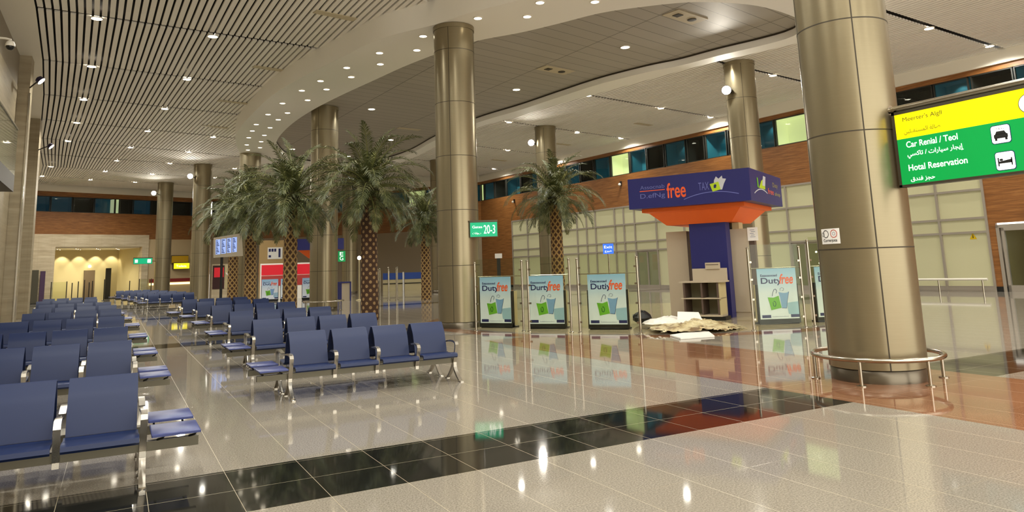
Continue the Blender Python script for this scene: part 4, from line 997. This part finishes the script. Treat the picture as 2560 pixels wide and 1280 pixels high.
# ================================================================== FAR END, GLIMPSED BETWEEN PALMS AND COLUMNS
fs = thing('flight_screen', 'grey flight information board with four lit columns on a pole', 'information screen', (3.8, 35.8, 0), -.11)
b = MB(); b.loft([[(0,0,2.50),(1.27,0,2.55),(1.27,.25,2.55),(0,.25,2.50)], [(-.02,-.1,3.40),(1.2,-.1,3.60),(1.2,.25,3.60),(-.02,.25,3.40)]], True, True); b.build('casing', mat('screen_casing', '#B5A993', .5), fs)
MB().cyl((.36, .12), .06, 0, 2.55, 12).build('pole', M_DARK, fs, 60)
M_SCR = emis('screen_blue', '#8FA6E0', .6)
for k in range(4):
    x0 = .09+.235*k; zz = .03*k
    s_ = MB().add([(x0,-.02,2.64+zz),(x0+.2,-.02,2.65+zz),(x0+.19,-.1,3.33+zz),(x0-.01,-.1,3.31+zz)], [(0,1,2,3)]).build('screen', M_SCR, fs)
    b = MB()
    for i in range(9): b.add([(x0+.015,-.028-.08*i/9,2.68+zz+.07*i),(x0+.07+.1*((i*7+k*3)%4)/4,-.028-.08*i/9,2.68+zz+.07*i),(x0+.07+.1*((i*7+k*3)%4)/4,-.033-.08*i/9,2.715+zz+.07*i),(x0+.015,-.033-.08*i/9,2.715+zz+.07*i)], [(0,1,2,3)])
    b.build('screen_lines', M_PRINTN, s_)
k2 = thing('far_kiosk', 'distant navy kiosk canopy with orange underside behind the palm trunks', 'kiosk', (10.7, 44.6, 0), -.24)
MB().box(-1.45, 1.45, -.9, .9, 3.02, 3.68).build('canopy', M_NAVY, k2)
b = MB(); b.loft([[(-1.2,-.75,3.02),(1.2,-.75,3.02),(1.2,.75,3.02),(-1.2,.75,3.02)], [(-.6,-.4,2.55),(.6,-.4,2.55),(.6,.4,2.55),(-.6,.4,2.55)]], True, True); b.build('canopy_underside', M_ORANGE, k2)
MB().box(-.5, .5, -.3, .3, 0, 2.55).build('tower', M_GREY, k2)
for i, (x0, x1) in enumerate(((8.4, 10.55), (10.7, 12.6))):
    o = thing('shop_screen', 'red lit shop front panel far away, %s the wide palm trunk' % ('left of' if i == 0 else 'right of'), 'shop panel', (x0, 51.3-.2*i, 0), -.19, 'far shop panels')
    MB().box(0, x1-x0, 0, .15, 0, 2.4).build('frame', M_BEAM, o); MB().box(.08, x1-x0-.08, -.02, 0, 1.62, 2.3).build('red_panel', mat('shop_red', '#C81E2C', .4, emit='#C81E2C', es=.25), o)
    MB().box(.08, x1-x0-.08, -.02, 0, .9, 1.58).build('pink_panel', mat('shop_pink', '#B9433F', .4), o)
for i, (x, y) in enumerate([(8.0,48.2),(9.12,48.0),(10.4,47.7)]):
    o = copy_tree([c for c in COL.objects if c.get('category') == 'poster stand'][0]); o.location = (x, y, 0); o.rotation_euler.z = -.2
    o['label'] = 'distant poster stand behind the palm trunks, %s of three' % ['leftmost', 'middle', 'rightmost'][i]; o['group'] = 'far poster stands'
o = thing('shop_window', 'dark red and white shop window beside the flight screen', 'shop window', (6.05, 57.6, 0), -.11)
MB().box(0, 1.65, 0, .2, 0, 2.55).build('frame', M_STONE, o); MB().box(.05, .85, -.03, 0, .75, 2.45).build('dark_panel', mat('maroon', '#3A1518', .4), o); MB().box(.15, .8, -.05, -.03, 1.6, 2.3).build('red_display', mat('shop_red', '#C81E2C'), o); MB().box(.9, 1.6, -.03, 0, .75, 2.45).build('pale_panel', M_CREAM, o)
fl = MB().tube([(.95,-.06,1.9),(1.25,-.06,1.55),(1.55,-.06,1.35)], .05, 6).build('white_stripe', M_PRINTW, o)
o = thing('shop_wall', 'long cream partition of the far shop with a printed info board', 'partition', (8.9, 59.2, 0), -.17)
MB().box(0, 3.2, 0, .2, 0, 4.3).build('panel', mat('partition_cream', '#B79A68', .5), o); ib = MB().box(1.3, 2.4, -.03, 0, 2.85, 3.75).build('info_board', M_PRINTW, o)
b = MB()
for i in range(3): b.box(1.38+.2*i, 1.53+.2*i, -.04, -.03, 3.42, 3.65)
b.box(1.38, 1.55, -.04, -.03, 2.98, 3.15); b.box(2.1, 2.25, -.04, -.03, 2.98, 3.65); b.build('print', M_PRINTN, ib)
for i, (x, y) in enumerate([(19.2,58.2),(20.9,57.7)]):
    o = thing('passport_counter', 'far blue fronted counter with pale frame, %s one' % ('left' if i == 0 else 'right'), 'counter', (x, y, 0), -.34, 'far counters')
    MB().box(0, 1.6, 0, .5, .0, 1.0).build('base', M_CREAM, o); MB().box(.0, 1.6, -.03, 0, .92, 1.45).build('blue_panel', mat('counter_blue', '#2E4FA0', .4), o); MB().box(0, 1.6, -.04, .52, .55, .62).build('ledge', M_DARK, o)
    MB().box(1.6, 1.72, -.05, .3, 0, 1.5).build('end_post', M_PRINTW, o)
for i, (x, y) in enumerate([(12.95,40.1),(13.15,40.4),(13.45,39.8),(13.62,40.2),(13.88,39.7),(14.05,40.0)]):
    o = thing('steel_post', 'steel barrier post far behind the nearest palm, %s from the trunk' % ORD[i], 'post', (x, y, 0), 0, 'far barrier posts')
    MB().cyl((0,0), .035, .01, 1.65+.06*(i % 3), 10).lathe([(.08,0),(.08,.015),(.04,.03)]).build('shaft', M_STEEL, o, 50); MB().ball((0,0,1.70+.06*(i % 3)), .05, 8).build('cap', M_STEEL, o, 60)
o = thing('standing_lamp', 'slender lamp stand with round light just left of the nearest palm trunk', 'lamp', (12.48, 42.19, 0))
MB().cyl((0,0), .03, 0, 2.35, 10).lathe([(.2,0),(.2,.03),(.05,.06)]).build('stand', M_CREAM, o, 50); MB().ball((0,0,2.45), .12, 10).build('bulb', M_LENS2, o, 60)
o = thing('navy_frame', 'small navy framed opening right of the column behind the palms', 'frame', (11.25, 42.54, 0), -.27)
b = MB(); b.box(0,.08,0,.3,0,1.1); b.box(.74,.82,0,.3,0,1.1); b.box(0,.82,0,.3,1.02,1.1); b.build('frame', M_NAVY, o); MB().box(.28,.74,.05,.1,0,1.0).build('grey_panel', M_GREY, o); MB().box(.08,.28,.05,.1,0,1.02).build('navy_panel', M_NAVY, o)
# far wall trim beside the portal, tall display panels, barriers in front of the portal
o = thing('wall_stripe', 'dark red stripe with a pale light strip on the far cream wall', 'wall stripe', WALL_B.P(tb(13.2), 1.2, 0), math.atan2(-WALL_B.u.y, -WALL_B.u.x)+0)
b = MB(); o.location = WALL_B.P(tb(9.2), 1.2, .02)
o.rotation_euler.z = math.atan2(-WALL_B.u.y, -WALL_B.u.x)
b.box(0, 4.2, -.03, 0, .12, .42); b.build('red_band', mat('stripe_red', '#8E2A2A', .5), o); MB().box(0, 4.2, -.06, 0, -.12, .06).build('light_strip', emis('strip_light', '#FFF0B8', 1.1), o)
for i, (t, w) in enumerate(((.0, .45), (.58, .34))):
    o = thing('tall_banner', 'tall dark panel by the left stone wall, %s' % ('wider grey one' if i == 0 else 'narrower purple one'), 'display panel', WALL_B.P(tb(t), 0, .5), math.atan2(-WALL_B.u.y, -WALL_B.u.x), 'tall panels')
    MB().box(0, w, -.1, 0, .05, 2.65-.1*i).build('panel', mat('panel_%d' % i, ('#4A4638', '#4A3450')[i], .4), o); MB().box(-.05, w+.05, -.15, .05, 0, .05).build('foot', M_DARK, o)
for i, t in enumerate((2.6, 2.95, 3.5, 3.75, 4.1, 4.9, 7.0)):
    o = thing('queue_post', 'dark queue post before the lit portal, %s from the left' % ORD[i], 'post', WALL_B.P(tb(t), 0, 1.5+.3*(i % 2)), 0, 'queue posts at the portal')
    MB().cyl((0,0), .035, 0, 1.55+.1*(i % 3), 8).lathe([(.16,0),(.16,.02),(.05,.05)]).build('shaft', M_DARK, o, 50)
for i, (t0, t1) in enumerate(((1.2, 2.3), (7.9, 8.9))):
    o = thing('portal_screen', 'low translucent screen %s of the lit portal' % ('left' if i == 0 else 'right'), 'screen', WALL_B.P(tb(t0), 0, 1.2), math.atan2(-WALL_B.u.y, -WALL_B.u.x), 'portal screens')
    MB().box(0, t1-t0, -.02, 0, .1, 1.65).build('pane', M_GLASS, o)
    b = MB()
    for x in (0, t1-t0): b.box(x-.03, x+.03, -.04, .02, 0, 1.68)
    b.build('frame', M_BAR, o)
for i in range(12):
    t = 2.0+.53*i; p = WALL_B.P(tb(t), 4.41, -1.2-1.1*(i % 3))
    o = thing('recess_light', 'small bright light in the portal ceiling, %s from the left' % ORD[i], 'ceiling light', p, 0, 'portal ceiling lights')
    MB().lathe([(.09,0),(.09,-.02),(.07,-.03)], n=14).build('bezel', M_WHITE, o); MB().lathe([(.07,-.02),(.001,-.04)], n=14).build('lens', M_LENS, o)
for i in range(5):
    spot(None, WALL_B.P(tb(2.4+1.35*i), 4.3, -4.3), 110, 80, aim=tuple(Vector((*(-WALL_B.n*.35), -1))), radius=.05, col=(1, .92, .68), blend=.5)
spot(None, WALL_B.P(tb(5), 4.3, -2), 520, 150, radius=.1, col=(1, .93, .70))
o = thing('wall_lamp', 'small round lamp above the brown door inside the portal', 'lamp', WALL_B.P(tb(6.0), 2.95, -4.95)); MB().ball((0,0,0), .12, 10).build('bulb', M_LENS2, o, 60)
